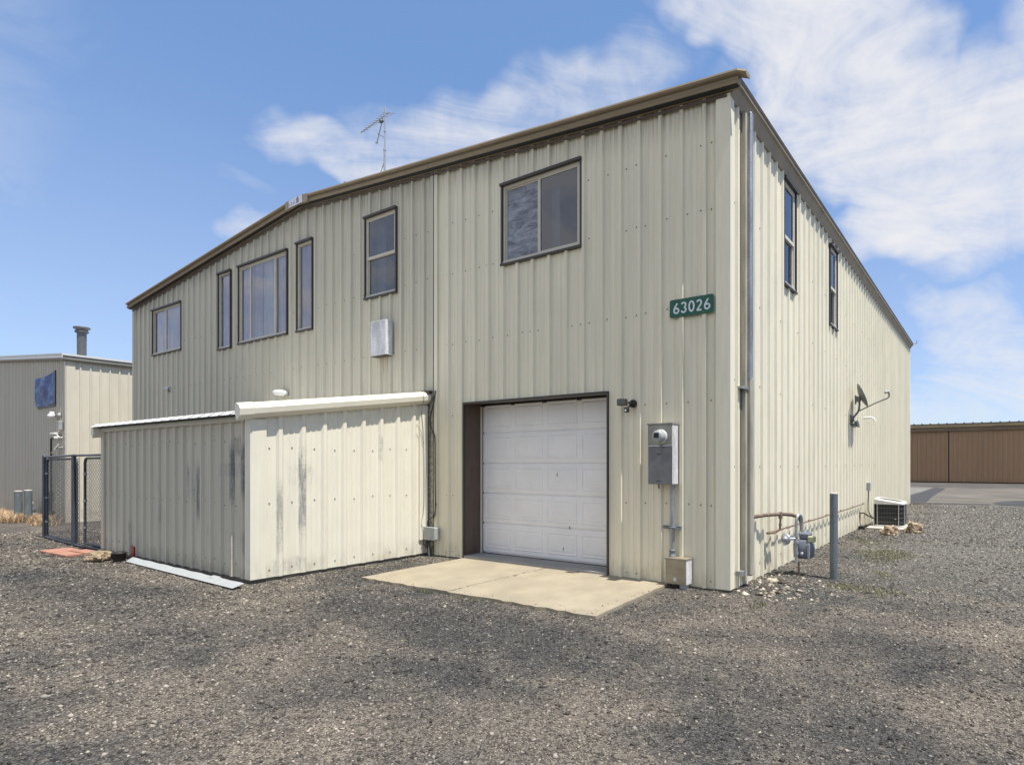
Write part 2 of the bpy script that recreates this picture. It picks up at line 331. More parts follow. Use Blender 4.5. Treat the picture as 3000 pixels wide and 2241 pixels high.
def tone_field(n, p):
    """0 = dark chips, 1 = dusty tan fines: soft drifts, worn wheel tracks and a few named patches"""
    flat = n.scalev(p, (1, 1, 0))
    a = n.noise(flat, 0.55, 5, 0.6, 0.6); b2 = n.noise(flat, 2.1, 6, 0.68, 0.4)
    mp = n.n('ShaderNodeMapping'); n.t.links.new(flat, mp.inputs[0]); mp.inputs['Rotation'].default_value = (0, 0, R(-32)); mp.inputs['Scale'].default_value = (0.25, 1.5, 1)
    track = n.noise(mp.outputs[0], 0.8, 4, 0.55, 0.3)
    t = n.m('ADD', n.m('MULTIPLY', a, 0.50), n.m('MULTIPLY_ADD', b2, 0.30, n.m('MULTIPLY', track, 0.30)))
    t = n.ss(t, 0.40, 0.72)
    o = sepz(n, flat)
    def spot(x, y, rx, ry, k):
        u = n.m('DIVIDE', n.m('SUBTRACT', o[0], x), rx); v = n.m('DIVIDE', n.m('SUBTRACT', o[1], y), ry)
        q = n.m('ADD', n.m('MULTIPLY', u, u), n.m('MULTIPLY', v, v))
        return n.m('MULTIPLY', n.ss(q, 0.0, 1.5, 1.0, 0.0), k)
    for s in [(-.55, -4.7, .75, .7, 1.0), (-2.95, -5.05, .8, .45, .85), (-1.3, -5.0, .8, .4, .8), (.45, -3.4, .75, .35, .9), (1.0, 4.7, .5, .8, .9), (-4.9, -4.85, .6, .3, .6), (2.2, 1.2, .6, 1.4, .5), (-5.1, -3.15, 1.2, .25, .5), (1.6, 0.9, .7, .5, .45)]:
        t = n.m('MAXIMUM', t, n.m('MULTIPLY', spot(*s), n.ss(b2, 0.34, 0.60, 0.35, 1.0)))
    for s in [(-1.9, -2.8, 2.2, .6, .75), (-6.4, -4.1, 2.6, .8, .45), (2.7, 5.2, .7, 2.0, .3)]:
        t = n.m('MULTIPLY', t, n.m('SUBTRACT', 1.0, spot(*s)))
    return t
def lane_field(n, p):
    """compacted pale grey drive along the sunlit wall"""
    o = sepz(n, n.scalev(p, (1, 1, 0)))
    return n.m('MULTIPLY', n.ss(o[1], -1.5, 4.5), n.ss(o[0], 0.2, 1.6, 0.25, 1.0))
def ground_base(n, p):
    t = tone_field(n, p); ln = lane_field(n, p)
    c = n.mix(t, (0.062, 0.061, 0.058, 1), (0.190, 0.163, 0.130, 1))
    return t, n.mix(n.m('MULTIPLY', ln, 0.85), c, (0.160, 0.152, 0.134, 1))
def vscale(n, col, k):
    v = n.n('ShaderNodeVectorMath', operation='SCALE'); n.t.links.new(col, v.inputs[0]); n.t.links.new(k, v.inputs['Scale']); return v.outputs[0]
def gravelf(n, b):
    p = world_pos(n); flat = n.scalev(p, (1, 1, 0))
    t, base = ground_base(n, p)
    v1 = n.n('ShaderNodeTexVoronoi'); n.t.links.new(flat, v1.inputs[0]); v1.inputs['Scale'].default_value = 95
    v2 = n.n('ShaderNodeTexVoronoi'); n.t.links.new(flat, v2.inputs[0]); v2.inputs['Scale'].default_value = 30
    sc = n.n('ShaderNodeSeparateColor'); n.t.links.new(v1.outputs['Color'], sc.inputs[0])
    sc2 = n.n('ShaderNodeSeparateColor'); n.t.links.new(v2.outputs['Color'], sc2.inputs[0])
    k = n.m('MULTIPLY_ADD', n.m('POWER', sc.outputs[0], 1.6), 1.25, 0.48)
    c = vscale(n, base, k)
    c = n.mix(n.ss(sc2.outputs[0], 0.93, 0.98, 0.0, 0.55), c, (0.24, 0.21, 0.16, 1))
    c = n.mix(n.ss(sc2.outputs[1], 0.90, 0.97, 0.0, 0.6), c, (0.025, 0.025, 0.026, 1))
    n.t.links.new(c, b.inputs['Base Color'])
    h = n.m('ADD', n.m('MULTIPLY', v1.outputs['Distance'], -1.0), n.m('MULTIPLY', n.noise(flat, 55, 5, 0.7), 0.8))
    bump(n, b, h, 1.0, 0.010)
M['gravel'] = mat('gravel', (0.1, 0.1, 0.1), 0.92, spec=0.2, fn=gravelf)
def stonef(n, b):
    p = world_pos(n); g = n.n('ShaderNodeNewGeometry'); r = g.outputs['Random Per Island']
    t, base = ground_base(n, p)
    wn = n.n('ShaderNodeTexWhiteNoise', noise_dimensions='1D'); n.t.links.new(r, wn.inputs['W'])
    k = n.m('MULTIPLY_ADD', n.m('POWER', wn.outputs[0], 1.9), 2.1, 0.36)
    c = vscale(n, base, k)
    pale = n.ss(n.m('ADD', r, n.m('MULTIPLY', t, 0.07)), 0.955, 0.985, 0.0, 1.0)
    c = n.mix(pale, c, n.mix(wn.outputs[0], (0.20, 0.17, 0.13, 1), (0.42, 0.37, 0.29, 1)))
    n.t.links.new(c, b.inputs['Base Color'])
M['stones'] = mat('crushed stone', (0.1, 0.1, 0.1), 0.8, spec=0.3, fn=stonef)
def rubblef(n, b):
    g = n.n('ShaderNodeNewGeometry')
    n.t.links.new(n.mix(g.outputs['Random Per Island'], (0.16, 0.125, 0.09, 1), (0.55, 0.48, 0.37, 1)), b.inputs['Base Color'])
M['rubble'] = mat('pale rubble', (0.4, 0.35, 0.3), 0.85, fn=rubblef)
def asphf(n, b):
    p = world_pos(n); flat = n.scalev(p, (1, 1, 0)); c0 = tuple(b.inputs['Base Color'].default_value)[:3]
    k = n.m('MULTIPLY', n.ss(n.noise(n.scalev(flat, (0.5, 2.2, 1)), 0.8, 6, 0.65), 0.3, 0.7, 0.55, 1.5), n.ss(n.noise(flat, 30, 3, 0.7), 0.3, 0.7, 0.85, 1.15))
    v = n.n('ShaderNodeVectorMath', operation='SCALE'); v.inputs[0].default_value = c0; n.t.links.new(k, v.inputs['Scale'])
    n.t.links.new(v.outputs[0], b.inputs['Base Color'])
M['asph_worn'] = mat('worn asphalt', (0.125, 0.108, 0.085), 0.9, fn=asphf)
M['asph_dark'] = mat('patched asphalt', (0.045, 0.044, 0.043), 0.85, fn=asphf)
M['asph_mid'] = mat('asphalt', (0.075, 0.068, 0.06), 0.9, fn=asphf)
M['apron'] = mat('concrete apron', (0.165, 0.155, 0.135), 0.85, fn=asphf)
def grassf(a, bb):
    def f(n, b):
        g = n.n('ShaderNodeNewGeometry'); n.t.links.new(n.mix(g.outputs['Random Per Island'], (*a, 1), (*bb, 1)), b.inputs['Base Color'])
    return f
M['weed'] = mat('green weeds', (0.1, 0.12, 0.04), 0.8, fn=grassf((0.06, 0.075, 0.02), (0.20, 0.19, 0.075)))
M['drygrass'] = mat('dry grass', (0.3, 0.2, 0.1), 0.8, fn=grassf((0.30, 0.19, 0.10), (0.62, 0.47, 0.30)))

def glassf(tint, refl, rough=0.0):
    def f(n, b):
        t = n.t; out = [x for x in t.nodes if x.type == 'OUTPUT_MATERIAL'][0]
        tr = n.n('ShaderNodeBsdfTransparent'); tr.inputs[0].default_value = (*tint, 1)
        gl = n.n('ShaderNodeBsdfGlossy'); gl.inputs['Roughness'].default_value = rough; gl.inputs['Color'].default_value = (0.9, 0.92, 0.97, 1)
        p = world_pos(n); bp = n.n('ShaderNodeBump'); bp.inputs['Strength'].default_value = 0.25; bp.inputs['Distance'].default_value = 0.012
        t.links.new(n.noise(p, 1.6, 2, 0.5), bp.inputs['Height']); t.links.new(bp.outputs[0], gl.inputs['Normal'])
        fr = n.n('ShaderNodeFresnel'); fr.inputs['IOR'].default_value = 1.5
        fac = n.m('MULTIPLY_ADD', fr.outputs[0], 1.0 - refl, refl, True)
        mx = n.n('ShaderNodeMixShader'); t.links.new(fac, mx.inputs[0]); t.links.new(tr.outputs[0], mx.inputs[1]); t.links.new(gl.outputs[0], mx.inputs[2])
        t.links.new(mx.outputs[0], out.inputs['Surface'])
    return f
M['glass'] = mat('window glass', fn=glassf((0.93, 0.91, 0.95), 0.17))
M['glass_dark'] = mat('window glass dark', fn=glassf((0.40, 0.52, 0.60), 0.10))
def filmf(n, b):
    p = world_pos(n)
    a = n.noise(n.scalev(p, (2, 2, 7)), 1.5, 9, 0.72, 0.7)
    n.t.links.new(n.mix(n.ss(a, 0.35, 0.68), (0.10, 0.11, 0.14, 1), (0.33, 0.36, 0.41, 1)), b.inputs['Base Color'])
M['film'] = mat('cloudy window film', (0.2, 0.2, 0.2), 0.22, fn=filmf)
def curtf(c1, c2):
    def f(n, b):
        p = world_pos(n); a = n.noise(n.scalev(p, (5, 5, 0.9)), 1.2, 5, 0.6)
        n.t.links.new(n.mix(n.ss(a, 0.3, 0.7), (*c1, 1), (*c2, 1)), b.inputs['Base Color'])
    return f
M['curtain'] = mat('lavender grey curtain', (0.3, 0.27, 0.3), 0.9, fn=curtf((0.28, 0.235, 0.285), (0.55, 0.49, 0.55)))
M['blind'] = mat('pale blind', (0.5, 0.5, 0.5), 0.9, fn=curtf((0.36, 0.40, 0.40), (0.56, 0.60, 0.58)))
M['interior'] = mat('dark room lining', (0.05, 0.045, 0.045), 0.9)

# ---------------------------------------------------------------- mesh helpers
class MB:
    def __init__(s): s.v = []; s.f = []; s.m = []; s.sm = []; s.mi = 0; s.smooth = False
    def add(s, vs, fs):
        k = len(s.v); s.v += [tuple(v) for v in vs]
        for f in fs: s.f.append([k + i for i in f]); s.m.append(s.mi); s.sm.append(s.smooth)
    def box(s, x0, x1, y0, y1, z0, z1, bev=0.0):
        if x0 > x1: x0, x1 = x1, x0
        if y0 > y1: y0, y1 = y1, y0
        if z0 > z1: z0, z1 = z1, z0
        if bev <= 0:
            s.add([(x0, y0, z0), (x1, y0, z0), (x1, y1, z0), (x0, y1, z0), (x0, y0, z1), (x1, y0, z1), (x1, y1, z1), (x0, y1, z1)],
                  [(0, 3, 2, 1), (4, 5, 6, 7), (0, 1, 5, 4), (1, 2, 6, 5), (2, 3, 7, 6), (3, 0, 4, 7)]); return
        b = bev; vs = []
        for z, e in ((z0, b), (z0 + b, 0), (z1 - b, 0), (z1, b)):
            x_0, x_1, y_0, y_1 = x0 + e, x1 - e, y0 + e, y1 - e; c = b if e == 0 else 0.0
            vs += [(x_0 + c, y_0, z), (x_1 - c, y_0, z), (x_1, y_0 + c, z), (x_1, y_1 - c, z), (x_1 - c, y_1, z), (x_0 + c, y_1, z), (x_0, y_1 - c, z), (x_0, y_0 + c, z)]
        fs = [tuple(range(7, -1, -1)), tuple(range(24, 32))]
        for L in range(3):
            for i in range(8):
                j = (i + 1) % 8; fs.append((L * 8 + i, L * 8 + j, L * 8 + 8 + j, L * 8 + 8 + i))
        s.add(vs, fs)
    def tube(s, pts, r, n=10, cap=True, smooth=True):
        pts = [Vector(p) for p in pts]; rs = r if isinstance(r, (list, tuple)) else [r] * len(pts)
        os_, s.smooth = s.smooth, smooth
        ring = []; k0 = len(s.v); nrm = None
        for i, p in enumerate(pts):
            t = (pts[min(i + 1, len(pts) - 1)] - pts[max(i - 1, 0)]).normalized()
            if nrm is None:
                nrm = t.orthogonal().normalized()
            else:
                nrm = (nrm - t * nrm.dot(t)); nrm = nrm.normalized() if nrm.length > 1e-6 else t.orthogonal().normalized()
            bn = t.cross(nrm)
            for j in range(n):
                a = 2 * math.pi * j / n; ring.append(tuple(p + (nrm * math.cos(a) + bn * math.sin(a)) * rs[i]))
        fs = []
        for i in range(len(pts) - 1):
            for j in range(n):
                k = (j + 1) % n; fs.append((i * n + j, i * n + k, (i + 1) * n + k, (i + 1) * n + j))
        s.add(ring, fs)
        if cap:
            s.smooth = False
            e = (len(pts) - 1) * n
            s.v += ring[:n] + ring[e:e + n]; k = len(s.v) - 2 * n
            s.f += [[k + j for j in range(n - 1, -1, -1)], [k + n + j for j in range(n)]]; s.m += [s.mi] * 2; s.sm += [False] * 2
        s.smooth = os_
    def lathe(s, c, axis, prof, n=20, smooth=True):
        """prof = [(distance along axis, radius)]"""
        axis = Vector(axis).normalized(); a = axis.orthogonal().normalized(); b = axis.cross(a); c = Vector(c)
        os_, s.smooth = s.smooth, smooth
        vs = []; fs = []
        for d, r in prof:
            for j in range(n):
                t = 2 * math.pi * j / n; vs.append(tuple(c + axis * d + (a * math.cos(t) + b * math.sin(t)) * max(r, 1e-5)))
        for i in range(len(prof) - 1):
            for j in range(n):
                k = (j + 1) % n; fs.append((i * n + j, i * n + k, (i + 1) * n + k, (i + 1) * n + j))
        s.add(vs, fs); s.smooth = os_
    def extrude(s, prof, path_a, path_b, up=(0, 0, 1), out=(0, -1, 0), cap=True):
        """profile [(o, u)] swept from a to b along 'out' and 'up' directions"""
        A, B_, U, O = Vector(path_a), Vector(path_b), Vector(up), Vector(out)
        n = len(prof); vs = [tuple(P + O * o + U * u) for P in (A, B_) for o, u in prof]
        s.add(vs, [(i, (i + 1) % n, n + (i + 1) % n, n + i) for i in range(n)] + ([tuple(range(n)), tuple(range(2 * n - 1, n - 1, -1))] if cap else []))
    def prism(s, poly, z0, z1):
        n = len(poly); vs = [(x, y, z0) for x, y in poly] + [(x, y, z1) for x, y in poly]
        s.add(vs, [tuple(range(n - 1, -1, -1)), tuple(range(n, 2 * n))] + [(i, (i + 1) % n, n + (i + 1) % n, n + i) for i in range(n)])

ORG = {}
def tag(o, label, cat=None, group=None, kind=None):
    if label: o['label'] = label
    if cat: o['category'] = cat
    if group: o['group'] = group
    if kind: o['kind'] = kind
    return o
def thing(name, loc, label, cat, group=None):
    o = bpy.data.objects.new(name, None); C.objects.link(o); o.location = loc; o.empty_display_size = 0.2
    ORG[o.name] = Vector(loc); return tag(o, label, cat, group)
def build(mb, name, mats, parent=None, base=None, label=None, fix=True):
    if not isinstance(mats, (list, tuple)): mats = [mats]
    if parent is not None: org = ORG[parent.name]
    else: org = Vector(base) if base is not None else Vector((0, 0, 0))
    me = bpy.data.meshes.new(name)
    me.from_pydata([(v[0] - org.x, v[1] - org.y, v[2] - org.z) for v in mb.v], [], mb.f)
    for m_ in mats: me.materials.append(m_)
    me.polygons.foreach_set('material_index', mb.m); me.polygons.foreach_set('use_smooth', mb.sm)
    me.validate(); me.update()
    if fix:
        import bmesh
        bm = bmesh.new(); bm.from_mesh(me); bmesh.ops.recalc_face_normals(bm, faces=bm.faces); bm.to_mesh(me); bm.free()
    o = bpy.data.objects.new(name, me); C.objects.link(o)
    if parent is not None: o.parent = parent; ORG[o.name] = org
    else: o.location = org; ORG[o.name] = org
    if label: o['label'] = label
    return o
def dup(root, delta, label, group=None):
    r = root.copy(); C.objects.link(r); r.location = root.location + Vector(delta); r['label'] = label
    for ch in [o for o in bpy.data.objects if o.parent == root]:
        c = ch.copy(); C.objects.link(c); c.parent = r
        for g in [o for o in bpy.data.objects if o.parent == ch]:
            d = g.copy(); C.objects.link(d); d.parent = c
    return r

# ---------------------------------------------------------------- ground
def sstep(t): t = max(0.0, min(1.0, t)); return t * t * (3 - 2 * t)
def terr(x, y):
    z = -0.33 * sstep((-x - 15.2) / 6.0)
    near = max(0.0, 1 - math.hypot(x - 1, y) / 16)
    far_from_slab = min(1.0, max(0.0, (math.hypot((x + 2.7) / 2.4, (y + 0.9) / 1.4) - 1.0) * 1.2))
    z += (noise.noise(Vector((x * 0.55, y * 0.55, 3))) * 0.018 + noise.noise(Vector((x * 1.9, y * 1.9, 9))) * 0.007) * near * far_from_slab
    return z
def axis_vals(lo, hi, a, b, fine, grow):
    vals = list(np.arange(a, b + 1e-6, fine)); d = fine
    v = b
    while v < hi: d *= grow; v += d; vals.append(min(v, hi))
    d = fine; v = a
    while v > lo: d *= grow; v -= d; vals.insert(0, max(v, lo))
    return vals
gx = axis_vals(-900, 900, -14, 6, 0.16, 1.16); gy = axis_vals(-400, 1500, -7, 8, 0.16, 1.16)
mb = MB(); mb.smooth = True
nx, ny = len(gx), len(gy)
mb.v = [(x, y, terr(x, y)) for y in gy for x in gx]
mb.f = [[j * nx + i, j * nx + i + 1, (j + 1) * nx + i + 1, (j + 1) * nx + i] for j in range(ny - 1) for i in range(nx - 1)]
mb.m = [0] * len(mb.f); mb.sm = [True] * len(mb.f)
g = build(mb, 'ground', M['gravel'], fix=False); tag(g, 'dark gravel lot with dusty tan patches', kind='structure')

# concrete slab in front of the garage
mb = MB(); rr = random.Random(3)
def wobble(a, b, n, amp):
    out = []
    for i in range(n):
        t = i / n; out.append((a[0] + (b[0] - a[0]) * t + rr.uniform(-amp, amp) * (i > 0), a[1] + (b[1] - a[1]) * t + rr.uniform(-amp, amp) * (i > 0)))
    return out
cor = [(-4.60, -1.86), (-0.72, -1.83), (-0.86, -0.002), (-4.66, -0.002)]
poly = wobble(cor[0], cor[1], 40, 0.02) + wobble(cor[1], cor[2], 18, 0.008) + [cor[2], cor[3]] + wobble(cor[3], cor[0], 14, 0.015)[1:]
mb.prism(poly, -0.12, 0.034)
tag(build(mb, 'concrete_slab', M['concrete'], base=(-2.6, -0.9, 0.0)), 'sunlit tan concrete slab with a crack in front of the garage door', kind='structure')

# paved lot by the hangar
def sheet(name, poly, z, m_, label):
    mb = MB(); mb.add([(x, y, z) for x, y in poly], [tuple(range(len(poly)))])
    tag(build(mb, name, m_, base=(poly[0][0], poly[0][1], 0)), label, kind='structure')
rr = random.Random(8)
def rough(a, b, n, amp): return wobble(a, b, n, amp)
sheet('paved_lot', rough((-60, 18.2), (-0.4, 18.2), 60, .12) + rough((-0.4, 18.2), (2.6, 19.0), 12, .15) + rough((2.6, 19.0), (30, 19.6), 40, .25) + [(60, 46.2), (-60, 46.2)], 0.006, M['asph_worn'], 'worn pale asphalt between the gravel and the brown hangar')
sheet('asphalt_patch', [(-.9, 18.35), (.30, 18.3), (0.45, 18.9), (0.30, 24), (0.26, 33.9), (-0.46, 35.4), (-.55, 28), (-.8, 22)], 0.012, M['asph_dark'], 'dark asphalt strip beside the far corner of the metal building')
sheet('asphalt_strip', rough((-50, 35.6), (40, 35.6), 60, .15) + [(40, 46.1), (-50, 46.1)], 0.010, M['asph_mid'], 'grey asphalt strip in front of the hangar doors')
sheet('concrete_apron', [(-12, 21), (-0.82, 22.2), (-0.5, 35.2), (-12, 35.2)], 0.012, M['apron'], 'pale concrete apron behind the metal building')
sheet('asphalt_edge', rough((3.02, 18.9), (30, 19.2), 30, .22) + [(30, 24.2)] + rough((9, 24.0), (3.9, 23.3), 10, .25) + [(3.4, 21.8), (2.9, 20.9), (2.72, 19.8)], 0.013, M['asph_dark'], 'dark broken asphalt edge at the right of the lot')
sheet('asphalt_joint', rough((-.3, 18.26), (2.9, 18.9), 14, .05) + list(reversed(rough((-.3, 18.7), (2.9, 19.5), 14, .05))), 0.014, M['asph_mid'], 'thin broken asphalt lip along the gravel')

# ---------------------------------------------------------------- ribbed wall builder
def wall(name, mats, parent, P, s0, s1, ribs, top, zb, opens=(), rw=0.037, rt=0.022, rh=0.035, minor=True, screws=(), pitch=0.3048, seam=None, split=None, zb_j=0.0):
    """P(s, d, z) -> world; d = outward. ribs = centres. opens = (s0, s1, z0, z1)"""
    prof = [(s0, 0.0), (s1, 0.0)]
    ribs = sorted(ribs)
    for i, r in enumerate(ribs):
        for ds, d in ((-rw, 0), (-rt, rh), (rt, rh), (rw, 0)):
            if s0 < r + ds < s1: prof.append((r + ds, d))
        if minor:
            nxt = ribs[i + 1] if i + 1 < len(ribs) else r + pitch
            gap = nxt - r
            for q in (0.37, 0.63):
                c = r + gap * q
                for ds, d in ((-0.016, 0), (-0.006, 0.006), (0.006, 0.006), (0.016, 0)):
                    if s0 < c + ds < s1: prof.append((c + ds, d))
    prof.sort()
    def dep(s):
        for (a, da), (b, db) in zip(prof, prof[1:]):
            if a <= s <= b: return da + (db - da) * (s - a) / max(b - a, 1e-9)
        return 0.0
    cuts = [c for o in opens for c in o[:2]]
    if split is not None: cuts.append(split)
    prof += [(c, dep(c)) for c in cuts]; prof.sort()
    mb = MB()
    for (a, da), (b, db) in zip(prof, prof[1:]):
        if b - a < 1e-6: continue
        mid = (a + b) / 2; ta, tb = top(a), top(b)
        segs = [(zb, None)]
        for o in sorted(opens, key=lambda q: q[2]):
            if o[0] <= mid <= o[1]:
                lo, _ = segs.pop(); segs += [(lo, o[2]), (o[3], None)]
        mb.mi = 1 if (split is not None and mid < split) else 0
        for lo, hi in segs:
            za, zb_ = (ta, tb) if hi is None else (hi, hi)
            mb.add([P(a, da, lo), P(b, db, lo), P(b, db, zb_), P(a, da, za)], [(0, 1, 2, 3)])
    mb.mi = len(mats) - 1
    for (s, z) in screws:
        if s < s0 + .02 or s > s1 - .02 or z > top(s) - .03: continue
        if any(o[0] - .06 < s < o[1] + .06 and o[2] - .06 < z < o[3] + .06 for o in opens): continue
        d = dep(s)
        vs = [P(s + 0.011 * math.cos(k * math.pi / 3), d + 0.001, z + 0.011 * math.sin(k * math.pi / 3)) for k in range(6)]
        vs += [P(s + 0.008 * math.cos(k * math.pi / 3), d + 0.008, z + 0.008 * math.sin(k * math.pi / 3)) for k in range(6)]
        mb.add(vs, [tuple(range(6, 12))] + [(k, (k + 1) % 6, 6 + (k + 1) % 6, 6 + k) for k in range(6)])
    return build(mb, name, mats, parent, fix=False)

def screwrows(ribs, rows, jitter=0.012, prob=0.85, off=0.085):
    r_ = random.Random(len(ribs)); out = []
    for z in rows:
        for i, r in enumerate(ribs):
            if r_.random() < prob: out.append((r + off + r_.uniform(-.01, .01), z + r_.uniform(-jitter, jitter)))
            if i % 3 == 0 and r_.random() < .8: out.append((r - 0.058, z + r_.uniform(-jitter, jitter)))
    return out

# ---------------------------------------------------------------- main building
RX = -9.45; EH = 6.09; EL = 6.0; RH = 6.87; LX = -18.33; SXW = -0.05; BL_ = 17.95
def gtop(x): return EH + (RH - EH) * x / RX if x > RX else EL + (RH - EL) * (x - LX) / (RX - LX)
bld = thing('metal_building', (-9.2, 9, 0), 'large two-storey cream metal building with a white garage door and the number 63026', 'building')
PF = lambda s, d, z: (s, -d, z)
PS = lambda s, d, z: (SXW + d, s, z)
fr_ribs = [-0.37, -0.69, -1.0, -1.32, -1.62, -1.93, -2.25, -2.56, -2.88, -3.2, -3.51, -3.81, -4.13, -4.44, -4.74, -5.06] + [-5.68 - .3045 * k for k in range(42)]
WF = [(-16.98, -15.22, 4.53, 5.73), (-13.16, -12.58, 4.30, 6.08), (-12.17, -10.10, 4.33, 6.08), (-9.69, -9.13, 4.32, 6.12), (-7.33, -6.44, 4.65, 6.13), (-3.81, -2.30, 4.66, 5.86)]
GAR = (-4.673, -1.834, 0.0, 2.535)
fsc = screwrows(sorted(fr_ribs), [0.10, 1.05, 2.35, 3.55, 4.72, 5.55], prob=.9)
fsc = [(s, z) for s, z in fsc if not (z > 5.3 and s < -8.3)]
wall('front_wall', [M['front_new'], M['front_old'], M['screw']], bld, PF, LX, -0.02, fr_ribs, lambda x: gtop(x) + .02, 0.02, WF + [GAR], screws=fsc, split=-5.41)
sd_ribs = [0.225 + 0.3033 * k for k in range(59)]
WS = [(2.12, 2.70, 4.33, 5.92), (5.06, 5.62, 4.31, 5.86)]
ssc = screwrows(sd_ribs, [1.52, 2.62, 3.72, 4.8, 0.2], prob=.95)
wall('side_wall', [M['side'], M['screw']], bld, PS, 0.0, BL_, sd_ribs, lambda y: EH, 0.015, WS, screws=ssc)
# rear, left and roof close the shell
mb = MB()
mb.add([(LX, 0, 0), (LX, BL_, 0), (LX, BL_, EL), (LX, 0, EL)], [(0, 1, 2, 3)])
build(mb, 'left_wall', M['front_old'], bld)
mb = MB(); mb.add([(LX, BL_, 0), (SXW, BL_, 0), (SXW, BL_, EH), (RX, BL_, 6.87), (LX, BL_, EL)], [(0, 1, 2, 3, 4)])
build(mb, 'rear_wall', M['side'], bld)
mb = MB()
for a, b in ((LX - .06, RX), (RX, SXW + .15)):
    za, zb = gtop(a) + .10, gtop(b) + .10
    n_ = 30
    for i in range(n_):
        t0, t1 = i / n_, (i + 1) / n_
    mb.add([(a, -.13, za), (b, -.13, zb), (b, BL_ + .1, zb), (a, BL_ + .1, za), (a, -.13, za + .03), (b, -.13, zb + .03), (b, BL_ + .1, zb + .03), (a, BL_ + .1, za + .03)],
           [(0, 1, 2, 3), (4, 5, 6, 7), (0, 1, 5, 4), (2, 3, 7, 6), (0, 3, 7, 4), (1, 2, 6, 5)])
roof = build(mb, 'roof', M['fascia_l'], bld)
# far foot of wall, inside floor
mb = MB(); mb.add([(LX + .02, .6, .03), (-.07, .6, .03), (-.07, BL_ - .02, .03), (LX + .02, BL_ - .02, .03)], [(0, 1, 2, 3)])
build(mb, 'floor', M['interior'], bld)
mb = MB(); mb.box(LX + .02, -.06, 0.02, .9, 3.1, 3.14); build(mb, 'ceiling', M['interior'], bld)

# gable rake trim
prof_main = [(0, .09), (0, -.028), (.035, -.028), (.035, -.012), (.10, -.010), (.112, .018), (.122, .028), (.112, .040), (.090, .078), (.128, .092), (.142, .112), (.134, .138), (0, .142)]
def rake(name, xa, xb, y=-0.035, mats=M['fascia'], prof=prof_main):
    mb = MB(); mb.extrude(prof, (xa, y, gtop(xa)), (xb, y, gtop(xb))); return build(mb, name, mats, bld)
rake('rake_trim', RX + .42, -6.0)
rake('rake_trim', -5.995, -5.42)
rake('rake_trim', -5.41, SXW + .17)
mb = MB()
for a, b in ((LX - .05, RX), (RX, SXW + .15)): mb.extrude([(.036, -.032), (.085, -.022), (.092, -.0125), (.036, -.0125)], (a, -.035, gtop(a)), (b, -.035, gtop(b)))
build(mb, 'shadow_strip', M['black'], bld)  # black strip stands in for the shadow gap under the rake overhang
rake('rake_trim', LX - .07, RX - .42)
mb = MB()   # thin brown strip under the rake
for a, b in ((LX, RX), (RX, -0.06)):
    mb.extrude([(0.0345, -.085), (.046, -.085), (.046, -.055), (.0345, -.055)], (a, -0.002, gtop(a)), (b, -0.002, gtop(b)))
build(mb, 'under_trim', M['bronze'], bld)
# peak box with maker's badge
mb = MB(); mb.extrude([(0.0, .146), (0, -.02), (.135, -.02), (.135, .146)], (RX - .415, -.035, gtop(RX - .415)), (RX, -.035, gtop(RX)))
mb.extrude([(0.0, .146), (0, -.02), (.135, -.02), (.135, .146)], (RX, -.035, gtop(RX)), (RX + .415, -.035, gtop(RX + .415)))
pk = build(mb, 'peak_box', M['fascia_l'], bld)
# eave trim along the sunlit side
def eave_run():
    mb = MB()
    mb.extrude([(0.002, 6.0), (.03, 6.0), (.105, 6.125), (.138, 6.135), (.140, 6.195), (.160, 6.205), (.14, 6.215), (.002, 6.215)], (SXW, -.03, 0), (SXW, BL_ + .03, 0), out=(1, 0, 0))
    return build(mb, 'eave_trim', M['eave'], bld)
eave_run()
mb = MB(); mb.extrude([(0.0, 5.93), (.02, 5.93), (.05, 6.0), (.07, 6.0), (.07, 6.10), (0, 6.10)], (LX, -.03, 0), (LX, BL_, 0), out=(-1, 0, 0)); build(mb, 'eave_trim', M['eave'], bld)
# rolled cap end at the corner of the roof
mb = MB(); mb.extrude([(.095, .08), (.128, .092), (.142, .112), (.134, .138), (.0, .142), (.0, .10)], (SXW + .17, -.035, gtop(SXW + .17)), (SXW + .27, -.0, gtop(SXW + .27) - .02))
build(mb, 'cap_end', M['fascia'], bld)
mb = MB(); mb.tube([(SXW + .18, BL_ - .02, 6.2), (SXW + .27, BL_ - .0, 6.2), (SXW + .27, BL_, 6.32)], .012, 6); build(mb, 'gutter_hook', M['fascia'], bld)
# corner trims
mb = MB(); e = 0.004
mb.extrude([(0, 0), (-.10, 0), (-.105, -.032), (-.15, -.034), (-.155, -.038), (0.0 + .035, -.038), (.035, .085), (.031, .09), (0.006, .095), (0.006, .0)], (-0.05, -0.0015, 0.035), (-0.05, -0.0015, 6.05), up=(0, 1, 0), out=(1, 0, 0))
build(mb, 'corner_trim', M['trim_cream'], bld)
mb = MB(); mb.box(LX - .03, LX + .09, -.036, -.0, 0.02, EL - .02); mb.box(LX - .03, LX, -.0, .1, 0.02, EL - .02); build(mb, 'corner_trim', M['front_old'], bld)
mb = MB(); mb.box(-.13, -.012, BL_ - .11, BL_ + .03, 0.02, EH - .08); build(mb, 'corner_trim', M['trim_cream'], bld)
# expansion seam between the older and the newer half
mb = MB(); mb.box(-5.417, -5.403, -.036, .0, .02, gtop(-5.41) - .02); build(mb, 'seam_gap', M['black'], bld)
mb = MB(); mb.box(-5.40, -5.32, -.034, -.001, .02, gtop(-5.36) - .02); build(mb, 'seam_trim', M['front_new'], bld)
mb = MB(); mb.box(-5.50, -5.42, -.032, -.001, 2.7, gtop(-5.46) - .02); build(mb, 'seam_trim', M['front_old'], bld)
